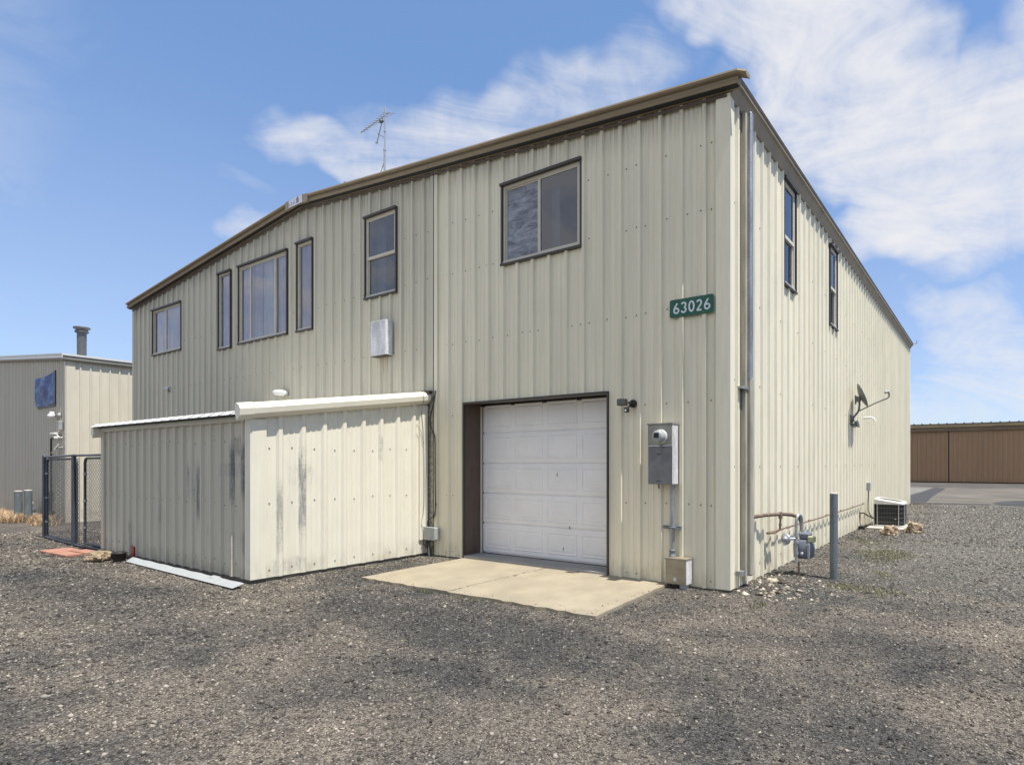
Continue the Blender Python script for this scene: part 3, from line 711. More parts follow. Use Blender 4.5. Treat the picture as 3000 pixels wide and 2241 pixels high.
# foot: base angle line
mb = MB(); mb.box(LX + .02, -4.70, .004, .04, -.05, .05); mb.box(-1.80, -.06, .004, .04, -.05, .05); mb.box(-.10, -.065, .05, BL_, -.05, .05)
build(mb, 'foundation', M['found'], bld)

# ---- windows
def window(P, o, bars=(), hbar=None, panes=None, deep=0.10, curt=None, light=False, name='window', split_z=None):
    s0, s1, z0, z1 = o
    def B(mb, a, b, d0, d1, c, e):
        p = [P(a, d0, c), P(b, d1, e)]
        mb.box(p[0][0], p[1][0], p[0][1], p[1][1], c, e)
    fm = M['winframe_w'] if light else M['winframe']
    mb = MB(); T = 0.032
    B(mb, s0 - T, s1 + T, -.0, .066, z1, z1 + T * 1.2); B(mb, s0 - T, s1 + T, .0, .052, z0 - T, z0)
    B(mb, s0 - T, s0, -.0, .036, z0, z1); B(mb, s1, s1 + T, -.0, .040, z0, z1)
    win = build(mb, name, M['dark_trim'], bld)
    mb = MB(); F = 0.042
    B(mb, s0 + .001, s1 - .001, -.06, .014, z1 - F, z1 - .001); B(mb, s0 + .001, s1 - .001, -.06, .024, z0 + .001, z0 + F)
    B(mb, s0 + .001, s0 + F, -.06, .010, z0 + F, z1 - F); B(mb, s1 - F, s1 - .001, -.06, .010, z0 + F, z1 - F)
    build(mb, 'frame', fm, win)
    xs = [s0 + F] + list(bars) + [s1 - F]
    for b_ in bars:
        mb = MB(); B(mb, b_ - .026, b_ + .026, -.05, .009, z0 + F, z1 - F); build(mb, 'mullion', fm, win)
    if hbar:
        mb = MB(); B(mb, s0 + F, s1 - F, -.05, .010, hbar - .025, hbar + .025); build(mb, 'meeting_rail', fm, win)
    zs = [z0 + F] + ([hbar] if hbar else []) + [z1 - F]
    for i in range(len(xs) - 1):
        for j in range(len(zs) - 1):
            a, b, c, e = xs[i], xs[i + 1], zs[j], zs[j + 1]
            q = .022 if (bars or hbar) else .008
            dp = -.004 if (i + j) % 2 else -.022
            if hbar: dp = -.004 if j == 1 else -.026
            mb = MB()      # sash ring
            B(mb, a, b, dp - .02, dp + .012, e - q, e); B(mb, a, b, dp - .02, dp + .012, c, c + q); B(mb, a, a + q, dp - .02, dp + .012, c + q, e - q); B(mb, b - q, b, dp - .02, dp + .012, c + q, e - q)
            build(mb, 'sash', fm, win)
            mb = MB(); vs = [P(a + q * .5, dp, c + q * .5), P(b - q * .5, dp, c + q * .5), P(b - q * .5, dp, e - q * .5), P(a + q * .5, dp, e - q * .5)]
            mb.add(vs, [(0, 1, 2, 3)])
            k = (panes or {}).get((i, j), 'glass')
            build(mb, 'pane', M[k], win, fix=False)
    # lined room pocket behind the glass so nothing shows through the shell
    mb = MB(); D_ = .75
    B(mb, s0 - .3, s1 + .3, -D_ - .02, -D_, z0 - .3, z1 + .1)
    B(mb, s0 - .3, s1 + .3, -D_, -.10, z0 - .32, z0 - .3); B(mb, s0 - .3, s1 + .3, -D_, -.10, z1 + .1, z1 + .12)
    B(mb, s0 - .32, s0 - .3, -D_, -.10, z0 - .3, z1 + .1); B(mb, s1 + .3, s1 + .32, -D_, -.10, z0 - .3, z1 + .1)
    build(mb, 'reveal', M['interior'], win)
    for (c0, c1, dd, key, *zz) in (curt or []):
        mb = MB(); n_ = max(6, int((c1 - c0) / .02)); mb.smooth = True
        za, zb2 = (zz if zz else (z0 + .02, z1 - .02))
        pts = [(c0 + (c1 - c0) * i / n_, -dd - (.012 * math.sin(i * 1.15) if key == 'curtain' else 0)) for i in range(n_ + 1)]
        for (a, da), (b, db) in zip(pts, pts[1:]):
            mb.add([P(a, da, za), P(b, db, za), P(b, db, zb2), P(a, da, zb2)], [(0, 1, 2, 3)])
        build(mb, 'curtain' if key == 'curtain' else 'blind', M[key], win, fix=False)
    return win
window(PF, WF[0], bars=[-16.16], curt=[(-17.0, -15.2, .075, 'curtain')])
window(PF, WF[1], curt=[(-13.2, -12.5, .075, 'curtain')])
window(PF, WF[2], bars=[-11.66, -10.60], curt=[(-12.2, -11.3, .075, 'curtain'), (-10.75, -10.0, .075, 'curtain'), (-11.3, -10.75, .10, 'blind')])
window(PF, WF[3], curt=[(-9.75, -9.38, .075, 'curtain'), (-9.38, -9.1, .10, 'blind')])
window(PF, WF[4], hbar=5.385, panes={(0, 0): 'glass_dark', (0, 1): 'glass_dark'}, curt=[(-7.3, -7.05, .2, 'curtain')])
window(PF, WF[5], bars=[-3.08], panes={(0, 0): 'film', (1, 0): 'glass_dark'}, curt=[(-3.05, -2.9, .25, 'curtain')])
window(PS, WS[0], hbar=5.08, light=True, panes={(0, 0): 'glass_dark', (0, 1): 'glass'}, curt=[(2.1, 2.7, .2, 'blind', 5.0, 5.9)])
window(PS, WS[1], hbar=5.07, light=True, panes={(0, 0): 'glass_dark', (0, 1): 'glass'}, curt=[(5.0, 5.6, .2, 'blind', 5.0, 5.9)])

# ---- garage door opening
g0, g1, gz0, gz1 = GAR; DY = .36
mb = MB()
mb.box(g0 - .018, g0 + .004, -.038, .0, .03, gz1 + .025); mb.box(g1 - .004, g1 + .018, -.038, .0, .03, gz1 + .025); mb.box(g0 + .004, g1 - .004, -.044, .0, gz1 - .004, gz1 + .027)
dt = build(mb, 'door_surround', M['dark_trim'], bld)
mb = MB(); mb.box(g0 - .02, g0 + .0, .001, DY + .06, .06, gz1 + .2); build(mb, 'left_jamb', M['bronze'], bld)
mb = MB(); mb.box(g1, g1 + .02, .001, DY + .06, .06, gz1 + .2); build(mb, 'right_jamb', M['bronze'], bld)
mb = MB(); mb.box(g0, g1, .001, .12, gz1 - .001, gz1 + .10); mb.box(g0, g1, .12, DY + .04, gz1 + .07, gz1 + .09); build(mb, 'header', M['bronze'], bld)
mb = MB(); mb.box(g0, g1, DY - .02, DY + .04, 2.515, gz1 + .15); build(mb, 'weather_strip', M['black'], bld)
mb = MB(); mb.box(g0 + .001, g0 + .035, DY - .035, DY + .02, .062, 2.52); build(mb, 'track', M['winframe_w'], bld)
mb = MB(); mb.box(g0 + .035, g0 + .05, DY - .02, DY + .02, .062, 2.52); build(mb, 'door_seal', M['black'], bld)
mb = MB(); mb.box(g1 - .03, g1 - .001, DY - .03, DY + .02, .062, 2.52); build(mb, 'door_seal', M['black'], bld)
gd = MB(); gd.box(g0 + .05, g1 - .03, DY, DY + .045, .075, 2.6)
door = build(gd, 'garage_door', M['door'], bld)
zl = [.085, .575, 1.07, 1.565, 2.075, 2.6]
cols = [(-4.572, -3.986), (-3.904, -3.318), (-3.232, -2.641), (-2.556, -1.965)]
for k in range(5):
    a, b = zl[k] + .006, zl[k + 1] - .006
    mb = MB(); x0, x1 = g0 + .051, g1 - .031; yf = DY - .022
    # section skin with a slightly crowned lip top and bottom
    mb.extrude([(0, a), (.010, a + .008), (.016, a + .02), (.016, b - .012), (.010, b), (0, b)], (x0, DY - .001, 0), (x1, DY - .001, 0))
    sec = build(mb, 'door_section', M['door'], door)
    mb = MB()
    for c0, c1 in cols:
        pz0, pz1 = a + .075, b - .06
        fr = [(0, .0), (.012, .007), (.030, .004), (.036, -.0)]
        # raised frame ring around each panel
        rings = [(0, .016), (.010, .023), (.022, .023), (.030, .0145), (.045, .0145), (.060, .021)]
        vs = []
        for ins, d in rings:
            y_ = DY - .001 - d
            vs += [(c0 + ins, y_, pz0 + ins), (c1 - ins, y_, pz0 + ins), (c1 - ins, y_, pz1 - ins), (c0 + ins, y_, pz1 - ins)]
        fs = []
        for r_ in range(len(rings) - 1):
            for i in range(4):
                j = (i + 1) % 4; fs.append((r_ * 4 + i, r_ * 4 + j, r_ * 4 + 4 + j, r_ * 4 + 4 + i))
        e_ = (len(rings) - 1) * 4; fs.append((e_, e_ + 1, e_ + 2, e_ + 3))
        mb.add(vs, fs)
    if k == 0: pass
    # panels belong to the section: join by building as the same kind of part
    build(mb, 'door_panel', M['door'], door)
for (x, z) in ((-3.02, 1.40), (-2.78, .60), (-2.90, .27)):
    mb = MB(); mb.box(x - .004, x + .006, DY - .026, DY - .0225, z - .03, z + .02); build(mb, 'scratch_mark', M['dark_trim'], door)
mb = MB(); mb.box(g0 + .05, g1 - .03, DY - .006, DY + .04, .06, .08); build(mb, 'bottom_seal', M['black'], door)
mb = MB(); mb.box(g0 - .02, g1 + .0, -.035, .62, -.1, .070, .008); build(mb, 'sill', M['sill'], bld)
# downspout on the sunlit side beside the corner
mb = MB()
x = SXW + .07
mb.box(SXW + .03, SXW + .085, .345, .40, .08, 6.02, .008)
ds = build(mb, 'downspout', M['downsp'], bld)
mb = MB(); mb.box(SXW + .035, SXW + .135, .405, .49, 2.62, 6.03, .015); build(mb, 'downspout', M['galv'], bld, label='pale galvanised upper length of downspout')
mb = MB(); mb.box(SXW + .03, SXW + .14, .405, .50, .14, 2.66, .02); build(mb, 'downspout', M['downsp'], bld)
mb = MB(); mb.box(SXW - .0, SXW + .10, .20, .50, 2.50, 2.53); build(mb, 'strap', M['galv'], ds)
mb = MB(); mb.box(SXW + .0, SXW + .10, .19, .29, .17, .23); build(mb, 'strap', M['galv'], ds)

# badge at the peak
def flat_text(txt, size, origin, mat_, name, parent=None, depth=.003, xs=1.0, xdir=(1, 0, 0), ydir=(0, 0, 1), offset=0.0):
    cu = bpy.data.curves.new('t', 'FONT'); cu.body = txt; cu.size = size; cu.extrude = depth; cu.offset = offset
    o = bpy.data.objects.new('t', cu); C.objects.link(o)
    bpy.context.view_layer.update()
    me = bpy.data.meshes.new_from_object(o.evaluated_get(bpy.context.evaluated_depsgraph_get()))
    bpy.data.objects.remove(o)
    X, Y = Vector(xdir), Vector(ydir); Z = X.cross(Y); O = Vector(origin)
    mb = MB()
    mb.v = [tuple(O + X * v.co.x * xs + Y * v.co.y + Z * v.co.z) for v in me.vertices]
    mb.f = [list(p.vertices) for p in me.polygons]; mb.m = [0] * len(mb.f); mb.sm = [False] * len(mb.f)
    return build(mb, name, mat_, parent)
by = -.035 - .137
mb = MB(); zc = 6.905
mb.add([(RX - .27, by, gtop(RX - .27) - .012), (RX + .22, by, gtop(RX + .22) - .012), (RX + .22, by, gtop(RX + .22) + .138), (RX, by, gtop(RX) + .138), (RX - .27, by, gtop(RX - .27) + .138)], [(0, 1, 2, 3, 4)])
mb.v += [(v[0], v[1] - .004, v[2]) for v in mb.v[:5]]; mb.f += [[5, 6, 7, 8, 9]] + [[i, (i + 1) % 5, 5 + (i + 1) % 5, 5 + i] for i in range(5)]; mb.m += [0] * 6; mb.sm += [False] * 6
badge = thing('badge', (RX, by, 6.9), 'small white badge lettered U.S.A. at the gable peak', 'badge')
build(mb, 'plate', M['plate_white'], badge)
for i, (ch, mm) in enumerate((('U.', 'red_ink'), ('S.', 'blue_ink'), ('A.', 'blue_ink'))):
    flat_text(ch, .075, (RX - .255 + i * .085, by - .0065, 6.862 + i * .006), M[mm], 'letter', badge, .001, .8, offset=.0)
mb = MB()   # small navy emblem: stacked roof lines over a base
for k, (w_, z_) in enumerate(((.02, .125), (.06, .10), (.09, .075), (.07, .05), (.09, .02))):
    cx = RX + .065; mb.box(cx - w_ / 2, cx + w_ / 2, by - .007, by - .0042, 6.855 + z_, 6.855 + z_ + .013)
mb.box(RX + .03, RX + .04, by - .0065, by - .0042, 6.875, 6.955); mb.box(RX + .09, RX + .10, by - .0065, by - .0042, 6.875, 6.955)
build(mb, 'emblem', M['blue_ink'], badge)

# ---------------------------------------------------------------- sign 63026
def strokes(mb, pts, wd, O, X, Y, Z, closed=False, t=.002):
    P2 = [Vector(p) for p in pts]; n = len(P2); L = []; Rr = []
    for i in range(n):
        a = P2[(i - 1) % n] if (closed or i > 0) else P2[i]; b = P2[(i + 1) % n] if (closed or i < n - 1) else P2[i]
        d = (b - a).normalized(); nn = Vector((-d.y, d.x)); L.append(P2[i] + nn * wd / 2); Rr.append(P2[i] - nn * wd / 2)
    W = lambda q, h: tuple(O + X * q.x + Y * q.y + Z * h)
    m_ = n if closed else n - 1
    for i in range(m_):
        j = (i + 1) % n
        mb.add([W(L[i], t), W(Rr[i], t), W(Rr[j], t), W(L[j], t), W(L[i], 0), W(Rr[i], 0), W(Rr[j], 0), W(L[j], 0)], [(0, 1, 2, 3), (0, 3, 7, 4), (1, 2, 6, 5)])
def arc(cx, cy, rx, ry, a0, a1, n=14): return [(cx + rx * math.cos(R(a0 + (a1 - a0) * i / n)), cy + ry * math.sin(R(a0 + (a1 - a0) * i / n))) for i in range(n + 1)]
def digit(c):    # unit cell: height 1, width ~.5
    if c == '0': return [(arc(.26, .5, .185, .42, 0, 360, 28)[:-1], True)]
    if c == '6': return [(arc(.26, .29, .185, .21, 0, 360, 24)[:-1], True), ([(.082, .27), (.082, .37), (.10, .48), (.15, .60), (.24, .76), (.35, .93)], False)]
    if c == '3': return [(arc(.24, .715, .165, .205, 160, -75, 14), False), (arc(.24, .29, .18, .215, 80, -165, 16), False)]
    if c == '2': return [(arc(.25, .70, .17, .22, 165, -35, 14) + [(.10, .10)], False), ([(.06, .075), (.44, .075)], False)]
sx0, sx1, sz0, sz1 = -0.845, -0.232, 3.425, 3.655
sg = thing('number_sign', ((sx0 + sx1) / 2, -.04, sz0), 'green number plate reading 63026 high on the front wall near the corner', 'sign')
mb = MB(); r_ = .028; pl = []
for cx, cz, a in ((sx1 - r_, sz1 - r_, 0), (sx0 + r_, sz1 - r_, 90), (sx0 + r_, sz0 + r_, 180), (sx1 - r_, sz0 + r_, 270)):
    pl += [(cx + r_ * math.cos(R(a + t)), cz + r_ * math.sin(R(a + t))) for t in range(0, 91, 15)]
n_ = len(pl); mb.add([(x, -.044, z) for x, z in pl] + [(x, -.037, z) for x, z in pl], [tuple(range(n_)), tuple(range(n_, 2 * n_))] + [(i, (i + 1) % n_, n_ + (i + 1) % n_, n_ + i) for i in range(n_)])
build(mb, 'plate', M['green'], sg)
for i, ch in enumerate('63026'):
    mb = MB(); H = .145
    for q_, (pts, cl) in enumerate(digit(ch)):
        strokes(mb, [(x * H * 1.22, y * H) for x, y in pts], .0215, Vector((sx0 + .048 + i * .1075, -.0445 - .0006 * q_, sz0 + .043)), Vector((1, 0, 0)), Vector((0, 0, 1)), Vector((0, -1, 0)), cl)
    build(mb, 'digit', M['signwhite'], sg)
for x in (-.69, -.37):
    for z in (sz0 + .018, sz1 - .018):
        mb = MB(); mb.lathe((x, -.044, z), (0, -1, 0), [(0, .006), (.003, .005), (.004, 0)], 8); build(mb, 'bolt', M['galv_dk'], sg)

# ---------------------------------------------------------------- wall boxes on the front
mb = MB()
lb = thing('louvre_box', (-6.68, -.1, 3.5), 'pale grey sheet metal box high on the wall below the tall window', 'box')
mb.box(-6.965, -6.512, -.17, -.033, 3.51, 4.13, .006); build(mb, 'cover', M['galv_lt'], lb)
mb = MB(); mb.box(-6.95, -6.53, -.16, -.033, 3.495, 3.509); build(mb, 'bottom_lip', M['dark_trim'], lb)
# security camera and white bracket light
t = thing('wall_spike', (-16.03, -.04, 3.56), 'small white cone bracket on the wall under the leftmost window', 'bracket')
mb = MB(); mb.lathe((-15.93, -.0, 3.53), (-1, -.6, 0.25), [(0, .075), (.02, .07), (.20, .012), (.21, 0)], 10); build(mb, 'cone', M['galv_lt'], t)
mb = MB(); mb.box(-15.98, -15.88, -.036, -.0, 3.49, 3.61); build(mb, 'back_plate', M['front_old'], t)
t = thing('wall_lamp', (-10.2, -.04, 2.98), 'white hood lamp on the wall just above the lean-to roof', 'lamp')
mb = MB(); mb.smooth = True
for k in range(1):
    mb.lathe((-10.36, -.16, 3.08), (1, .18, -.10), [(0, .0), (.02, .035), (.10, .06), (.24, .062), (.36, .055), (.40, .03), (.41, 0)], 14)
build(mb, 'hood', M['white'], t)
mb = MB(); mb.box(-10.12, -9.98, -.12, -.033, 2.99, 3.06, .01); build(mb, 'arm', M['grey_plastic'], t)

# floodlight beside the garage door
t = thing('floodlight', (-1.45, -.04, 2.3), 'dark floodlight with motion sensor to the right of the garage door', 'floodlight')
mb = MB(); mb.lathe((-1.405, -.032, 2.365), (0, -1, 0), [(0, .055), (.02, .055), (.035, .045), (.04, 0)], 18); build(mb, 'base', M['black'], t)
mb = MB(); mb.box(-1.565, -1.435, -.20, -.12, 2.335, 2.425, .01); mb.tube([(-1.41, -.06, 2.37), (-1.45, -.13, 2.38)], .014, 8)
hd = build(mb, 'lamp_head', M['dark_trim'], t)
mb = MB(); mb.box(-1.556, -1.444, -.204, -.2005, 2.345, 2.415); build(mb, 'lens', M['lightface'], hd)
mb = MB(); mb.box(-1.485, -1.425, -.15, -.09, 2.245, 2.31, .01); mb.tube([(-1.41, -.06, 2.35), (-1.455, -.12, 2.30)], .012, 8); se = build(mb, 'sensor', M['black'], t)
mb = MB(); mb.box(-1.468, -1.442, -.154, -.1505, 2.258, 2.285); build(mb, 'sensor_lens', M['white'], se)

# electric meter box, conduit, lower box
t = thing('electric_meter_box', (-.91, -.1, 1.3), 'grey electric meter box with a round glass meter between the garage door and corner', 'meter box')
mb = MB(); mb.box(-1.085, -.735, -.195, -.033, 1.80, 2.06, .004); build(mb, 'upper_cabinet', M['meterbox'], t)
mb = MB(); mb.box(-1.085, -.738, -.186, -.033, 1.305, 1.785, .004); build(mb, 'lower_cabinet', M['meterside'], t)
mb = MB(); mb.box(-1.085, -.735, -.199, -.033, 1.786, 1.799); build(mb, 'divider', M['galv_lt'], t)
mb = MB(); mb.box(-.734, -.731, -.190, -.036, 1.31, 2.055); build(mb, 'side_plate', M['galv_lt'], t)
mb = MB(); mb.box(-1.095, -.725, -.205, -.030, 2.061, 2.078); build(mb, 'lid', M['meterbox'], t)
mc = (-.885, -.196, 1.905)
mb = MB(); mb.lathe(mc, (0, -1, 0), [(0, .092), (.035, .092), (.045, .085), (.045, .078)], 28); rg = build(mb, 'meter_ring', M['galv_lt'], t)
mb = MB(); mb.lathe(mc, (0, -1, 0), [(.04, .078), (.10, .078), (.118, .070), (.124, .058), (.125, 0)], 28); build(mb, 'meter_cover', M['meterglass'], rg)
mb = MB(); mb.box(mc[0] - .038, mc[0] + .034, mc[1] - .1285, mc[1] - .1255, mc[2] - .018, mc[2] + .045); build(mb, 'meter_display', M['black'], rg)
mb = MB(); mb.box(-.90, -.87, -.205, -.196, 1.77, 1.80); mb.tube([(-.95, -.15, 1.302), (-.95, -.15, 1.27), (-.94, -.15, 1.25)], .012, 6); build(mb, 'latch', M['galv_dk'], t)
mb = MB()
for z, w_ in ((1.68, .05), (1.34, .06)): mb.box(-.93 - w_ / 2, -.93 + w_ / 2, -.1885, -.1862, z, z + .012)
build(mb, 'stamp', M['dark_trim'], t)
t = thing('conduit_pipe', (-.785, -.08, .38), 'vertical galvanised conduit running down from the meter box', 'pipe')
mb = MB(); mb.tube([(-.785, -.085, .38), (-.785, -.085, 1.305)], .029, 14); build(mb, 'pipe', M['galv'], t)
mb = MB(); mb.lathe((-.785, -.085, .382), (0, 0, 1), [(0, .046), (.02, .046), (.025, .038), (.07, .038), (.075, .043), (.09, .043), (.095, .03)], 14); build(mb, 'collar', M['galv_dk'], t)
mb = MB(); mb.box(-.93, -.68, -.072, -.033, .735, .775); mb.box(-.83, -.74, -.118, -.06, .742, .765, .006); mb.box(-.745, -.70, -.115, -.07, .732, .746); build(mb, 'clamp_bracket', M['galv_dk'], t)
t = thing('junction_box', (-.69, -.1, .06), 'tarnished square metal junction box at the foot of the conduit', 'box')
mb = MB(); mb.box(-.838, -.537, -.178, -.033, .062, .372, .003); build(mb, 'body', [M['galv_lt']], t)
mb = MB(); mb.box(-.832, -.545, -.184, -.179, .066, .365, .002); build(mb, 'face_plate', M['jboxface'], t)
mb = MB(); mb.box(-.845, -.53, -.188, -.030, .3725, .384); build(mb, 'lid', M['jboxface'], t)
mb = MB(); mb.box(-.72, -.68, -.1865, -.1845, .10, .14); build(mb, 'stamp', M['galv_lt'], t)
mb = MB(); mb.box(-.66, -.56, -.14, -.06, -.03, .061, .01); build(mb, 'riser', M['grey_plastic'], t)

# ---------------------------------------------------------------- lean-to shed
SXR, SXL, SY = -5.585, -10.83, -2.75
shed = thing('lean_to_shed', (-8.2, -1.4, 0), 'low lean-to shed of scuffed cream ribbed sheets against the front wall', 'shed')
def stop(y): return 2.17 + (y - SY) * .158
sf_ribs = [-5.79, -6.10, -6.4, -6.7, -6.99, -7.29, -7.58, -7.86, -8.16, -8.45, -8.75, -9.04, -9.33, -9.62, -9.89, -10.2, -10.5, -10.77]
fs_ = screwrows(sorted(sf_ribs), [.22, 1.02, 1.88], prob=.95, jitter=.03)
wall('front_wall', [M['shed_front'], M['screw']], shed, lambda s, d, z: (s, SY - d, z), SXL, SXR, sf_ribs, lambda x: 2.19, .045, screws=fs_, rh=.03)
ss_ribs = [-2.409, -2.102, -1.802, -1.503, -1.196, -.896, -.595, -.298]
fs2 = [(r + .16, z + random.uniform(-.02, .02)) for r in ss_ribs + [-2.7] for z in (.16, 1.05, 1.78)]
wall('side_wall', [M['shed_side'], M['screw']], shed, lambda s, d, z: (SXR + d, s, z), SY, -.02, ss_ribs, stop, .045, screws=fs2, rh=.032, rw=.05, rt=.022)
mb = MB(); mb.add([(SXL, SY, .04), (SXL, 0, .04), (SXL, 0, stop(0)), (SXL, SY, stop(SY))], [(0, 1, 2, 3)]); build(mb, 'left_wall', M['shed_front'], shed)
mb = MB(); mb.extrude([(0.0, 0), (-.10, 0), (-.105, -.030), (-.11, -.034), (.036, -.036), (.036, .16), (.030, .165), (.002, .17)], (SXR, SY - .001, .05), (SXR, SY - .001, 2.15), up=(0, 1, 0), out=(1, 0, 0)); ct = build(mb, 'corner_trim', M['shed_side'], shed)
mb = MB(); mb.box(SXL - .03, SXL + .1, SY - .034, SY - .002, .05, 2.15); build(mb, 'corner_trim', M['shed_front'], shed)
mb = MB(); mb.box(SXR + .001, SXR + .034, -.20, -.036, .28, 2.55); build(mb, 'corner_trim', M['shed_side'], shed)
mb = MB(); mb.box(SXL + .02, SXR - .02, SY + .01, -.05, -.08, .075); build(mb, 'foundation', M['found'], shed)
# front fascia strip
mb = MB(); mb.extrude([(.0, 2.12), (.038, 2.12), (.045, 2.135), (.045, 2.245), (.0, 2.26)], (SXL - .02, SY, 0), (SXR - .12, SY, 0)); build(mb, 'fascia', M['shed_front'], shed)
# ribbed roof: crests show as white teeth along the eave
mb = MB(); xs = []; x = SXL - .08; zf = 2.262
def rz(y): return zf + (y - SY) * .158
yb, yf = -.0, SY - .09
edge = [SXL - .10]
A_, B2 = SXL - .1, SXR + .03
mb.add([(A_, yf, rz(yf)), (B2, yf, rz(yf)), (B2, yb, rz(yb)), (A_, yb, rz(yb))], [(0, 1, 2, 3)])
x = A_
while x < B2 - .05:
    e_ = min(x + .235, B2); mb.add([(x, yf, rz(yf) + .002), (e_, yf, rz(yf) + .002), (e_, yf - .075, rz(yf) - .042), (x, yf - .075, rz(yf) - .042), (x, yf, rz(yf) - .003), (e_, yf, rz(yf) - .003), (e_, yf - .075, rz(yf) - .048), (x, yf - .075, rz(yf) - .048)], [(0, 3, 2, 1), (4, 5, 6, 7), (3, 7, 6, 2), (0, 4, 7, 3), (1, 2, 6, 5)])          # turned-down pan lips
    mb.extrude([(0, 0.0005), (.0, .016), (.022, .016), (.022, .0005)], (x - .021, yf, rz(yf)), (x - .021, yb, rz(yb)), out=(1, 0, 0)); x += .303
build(mb, 'roof', M['roof_white'], shed, fix=False)
mb = MB(); mb.box(SXL - .09, SXR - .0, SY - .085, SY - .05, 2.19, 2.245); build(mb, 'shadow_strip', M['black'], shed)  # shade between the pan lips, put in as a black strip behind them
mb = MB(); mb.add([(SXL, SY, 2.24), (SXR, SY, 2.24), (SXR, -.01, rz(0) - .03), (SXL, -.01, rz(0) - .03)], [(0, 1, 2, 3)]); build(mb, 'roof_lining', M['interior'], shed)
def side_gutter(sign, xw, dz=0.0):
    mb = MB(); pr = [(.0, -.02), (.03, -.100), (.045, -.105), (.112, -.045), (.122, .028), (.080, .082), (.02, .105), (.0, .09)]
    A = (xw, SY - .14, rz(SY - .14) + dz); B_ = (xw, -.04, rz(-.04) + dz)
    mb.extrude(pr, A, B_, out=(sign, 0, 0))
    return build(mb, 'rake_gutter', M['shed_trim'], shed)
side_gutter(1, SXR + .012); side_gutter(-1, SXL - .01, -.12)
mb = MB(); mb.extrude([(-.01, -.03), (.03, -.107), (.047, -.113), (.118, -.05), (.128, .032), (.085, .087), (.02, .112), (-.01, .10)], (SXR + .012, SY - .20, rz(SY - .2)), (SXR + .012, SY - .02, rz(SY - .02)), out=(1, 0, 0)); build(mb, 'gutter_end', M['shed_trim'], shed)
mb = MB(); mb.box(-5.62, -5.43, -.12, -.037, 2.76, 2.80); build(mb, 'flashing', M['dark_trim'], shed)

# objects at the foot of the shed
t = thing('metal_flashing_strip', (-7.5, -3.0, 0), 'long pale sheet metal strip lying along the foot of the shed', 'metal strip')
mb = MB(); A = Vector((-9.05, -2.90)); B_ = Vector((-5.38, -2.93)); L_ = 24
wd = .17; top_ = []
for i in range(L_ + 1):
    q = i / L_; p = A.lerp(B_, q); w_ = .09 + .05 * q
    top_.append((p.x, p.y, .075 - .02 * q + .004 * math.sin(i * 1.7), w_))
for (a, b) in zip(top_, top_[1:]):
    if 15 <= top_.index(a) <= 16: dz_ = -.0
    mb.add([(a[0], a[1], a[2]), (b[0], b[1], b[2]), (b[0] + .01, b[1] - b[3], .02), (a[0] + .01, a[1] - a[3], .02),
            (a[0], a[1], a[2] - .003), (b[0], b[1], b[2] - .003), (b[0] + .01, b[1] - b[3], .017), (a[0] + .01, a[1] - a[3], .017)], [(0, 1, 2, 3), (4, 5, 6, 7), (3, 2, 6, 7), (0, 1, 5, 4)])
M['strip'] = mat('pale strip paint', (0.40, 0.42, 0.415), 0.4, 0.1, fn=simple_var(5, 0.06))
build(mb, 'sheet', M['strip'], t, fix=False)
mb = MB(); mb.add([(-6.28, -2.905, .068), (-6.05, -2.907, .066), (-6.03, -2.965, .048), (-6.26, -2.965, .052)], [(0, 1, 2, 3)]); build(mb, 'dent', M['grey_plastic'], t, fix=False)
mb = MB(); mb.box(-9.45, -9.335, -2.80, -2.782, .02, .205); mb.box(-9.46, -9.45, -2.80, -2.782, .02, .21)
tag(build(mb, 'reflector', M['reflector'], base=(-9.4, -2.79, 0)), 'upright dark red strip on the foot of the shed front', 'reflector')
t = thing('black_pot', (-9.22, -3.12, 0), 'small black plastic pot between the tan rock and metal strip', 'pot')
mb = MB(); mb.lathe((-9.2, -3.02, .0), (0, 0, 1), [(0, .075), (.13, .085), (.135, .098), (.15, .098), (.15, .07), (.165, .065), (.17, 0)], 18); build(mb, 'body', M['black'], t)
mb = MB(); mb.tube([(-9.27, -3.05, .13), (-9.33, -3.07, .12), (-9.35, -3.07, .06), (-9.33, -3.07, .03)], .018, 8); build(mb, 'handle', M['black'], t)
def rock(name, c, rx, ry, rz_, seed, m_, label, rough_=.32, sub=3):
    import bmesh
    bm = bmesh.new(); bmesh.ops.create_icosphere(bm, subdivisions=sub + 1, radius=1)
    for v in bm.verts:
        n1 = noise.noise(v.co * 1.3 + Vector((seed, 0, 0))); n2 = noise.cell(v.co * 1.7 + Vector((seed, 3, 0))); n3 = noise.noise(v.co * 4.5 + Vector((seed, 7, 0)))
        v.co *= 1 + rough_ * n1 * 1.3 + .14 * (n2 - .5) + .10 * n3
        v.co.x *= rx; v.co.y *= ry; v.co.z = max(v.co.z, -.55) * rz_ + rz_ * .5
    me = bpy.data.meshes.new(name); bm.to_mesh(me); bm.free(); me.materials.append(m_)
    o = bpy.data.objects.new(name, me); C.objects.link(o); o.location = c; return tag(o, label, 'rock')
rock('rock', (-9.62, -3.17, .0), .22, .16, .13, 2.0, M['rock2'], 'flat tan rock in front of the shed beside the black pot')
rock('rock', (.78, 7.05, 0), .18, .15, .15, 5.0, M['rock'], 'brown jagged rock in front of the air conditioner pad')
rock('rock', (1.17, 7.75, 0), .19, .17, .18, 9.0, M['rock'], 'taller brown rock to the right of the air conditioner')
t = thing('metal_offcut', (-10.3, -3.0, 0), 'small pale sheet metal scrap lying between pavers and rock', 'scrap')
mb = MB(); mb.prism([(-10.5, -2.97), (-10.02, -2.88), (-9.92, -3.02), (-10.35, -3.12)], .03, .036); build(mb, 'sheet', M['strip'], t)
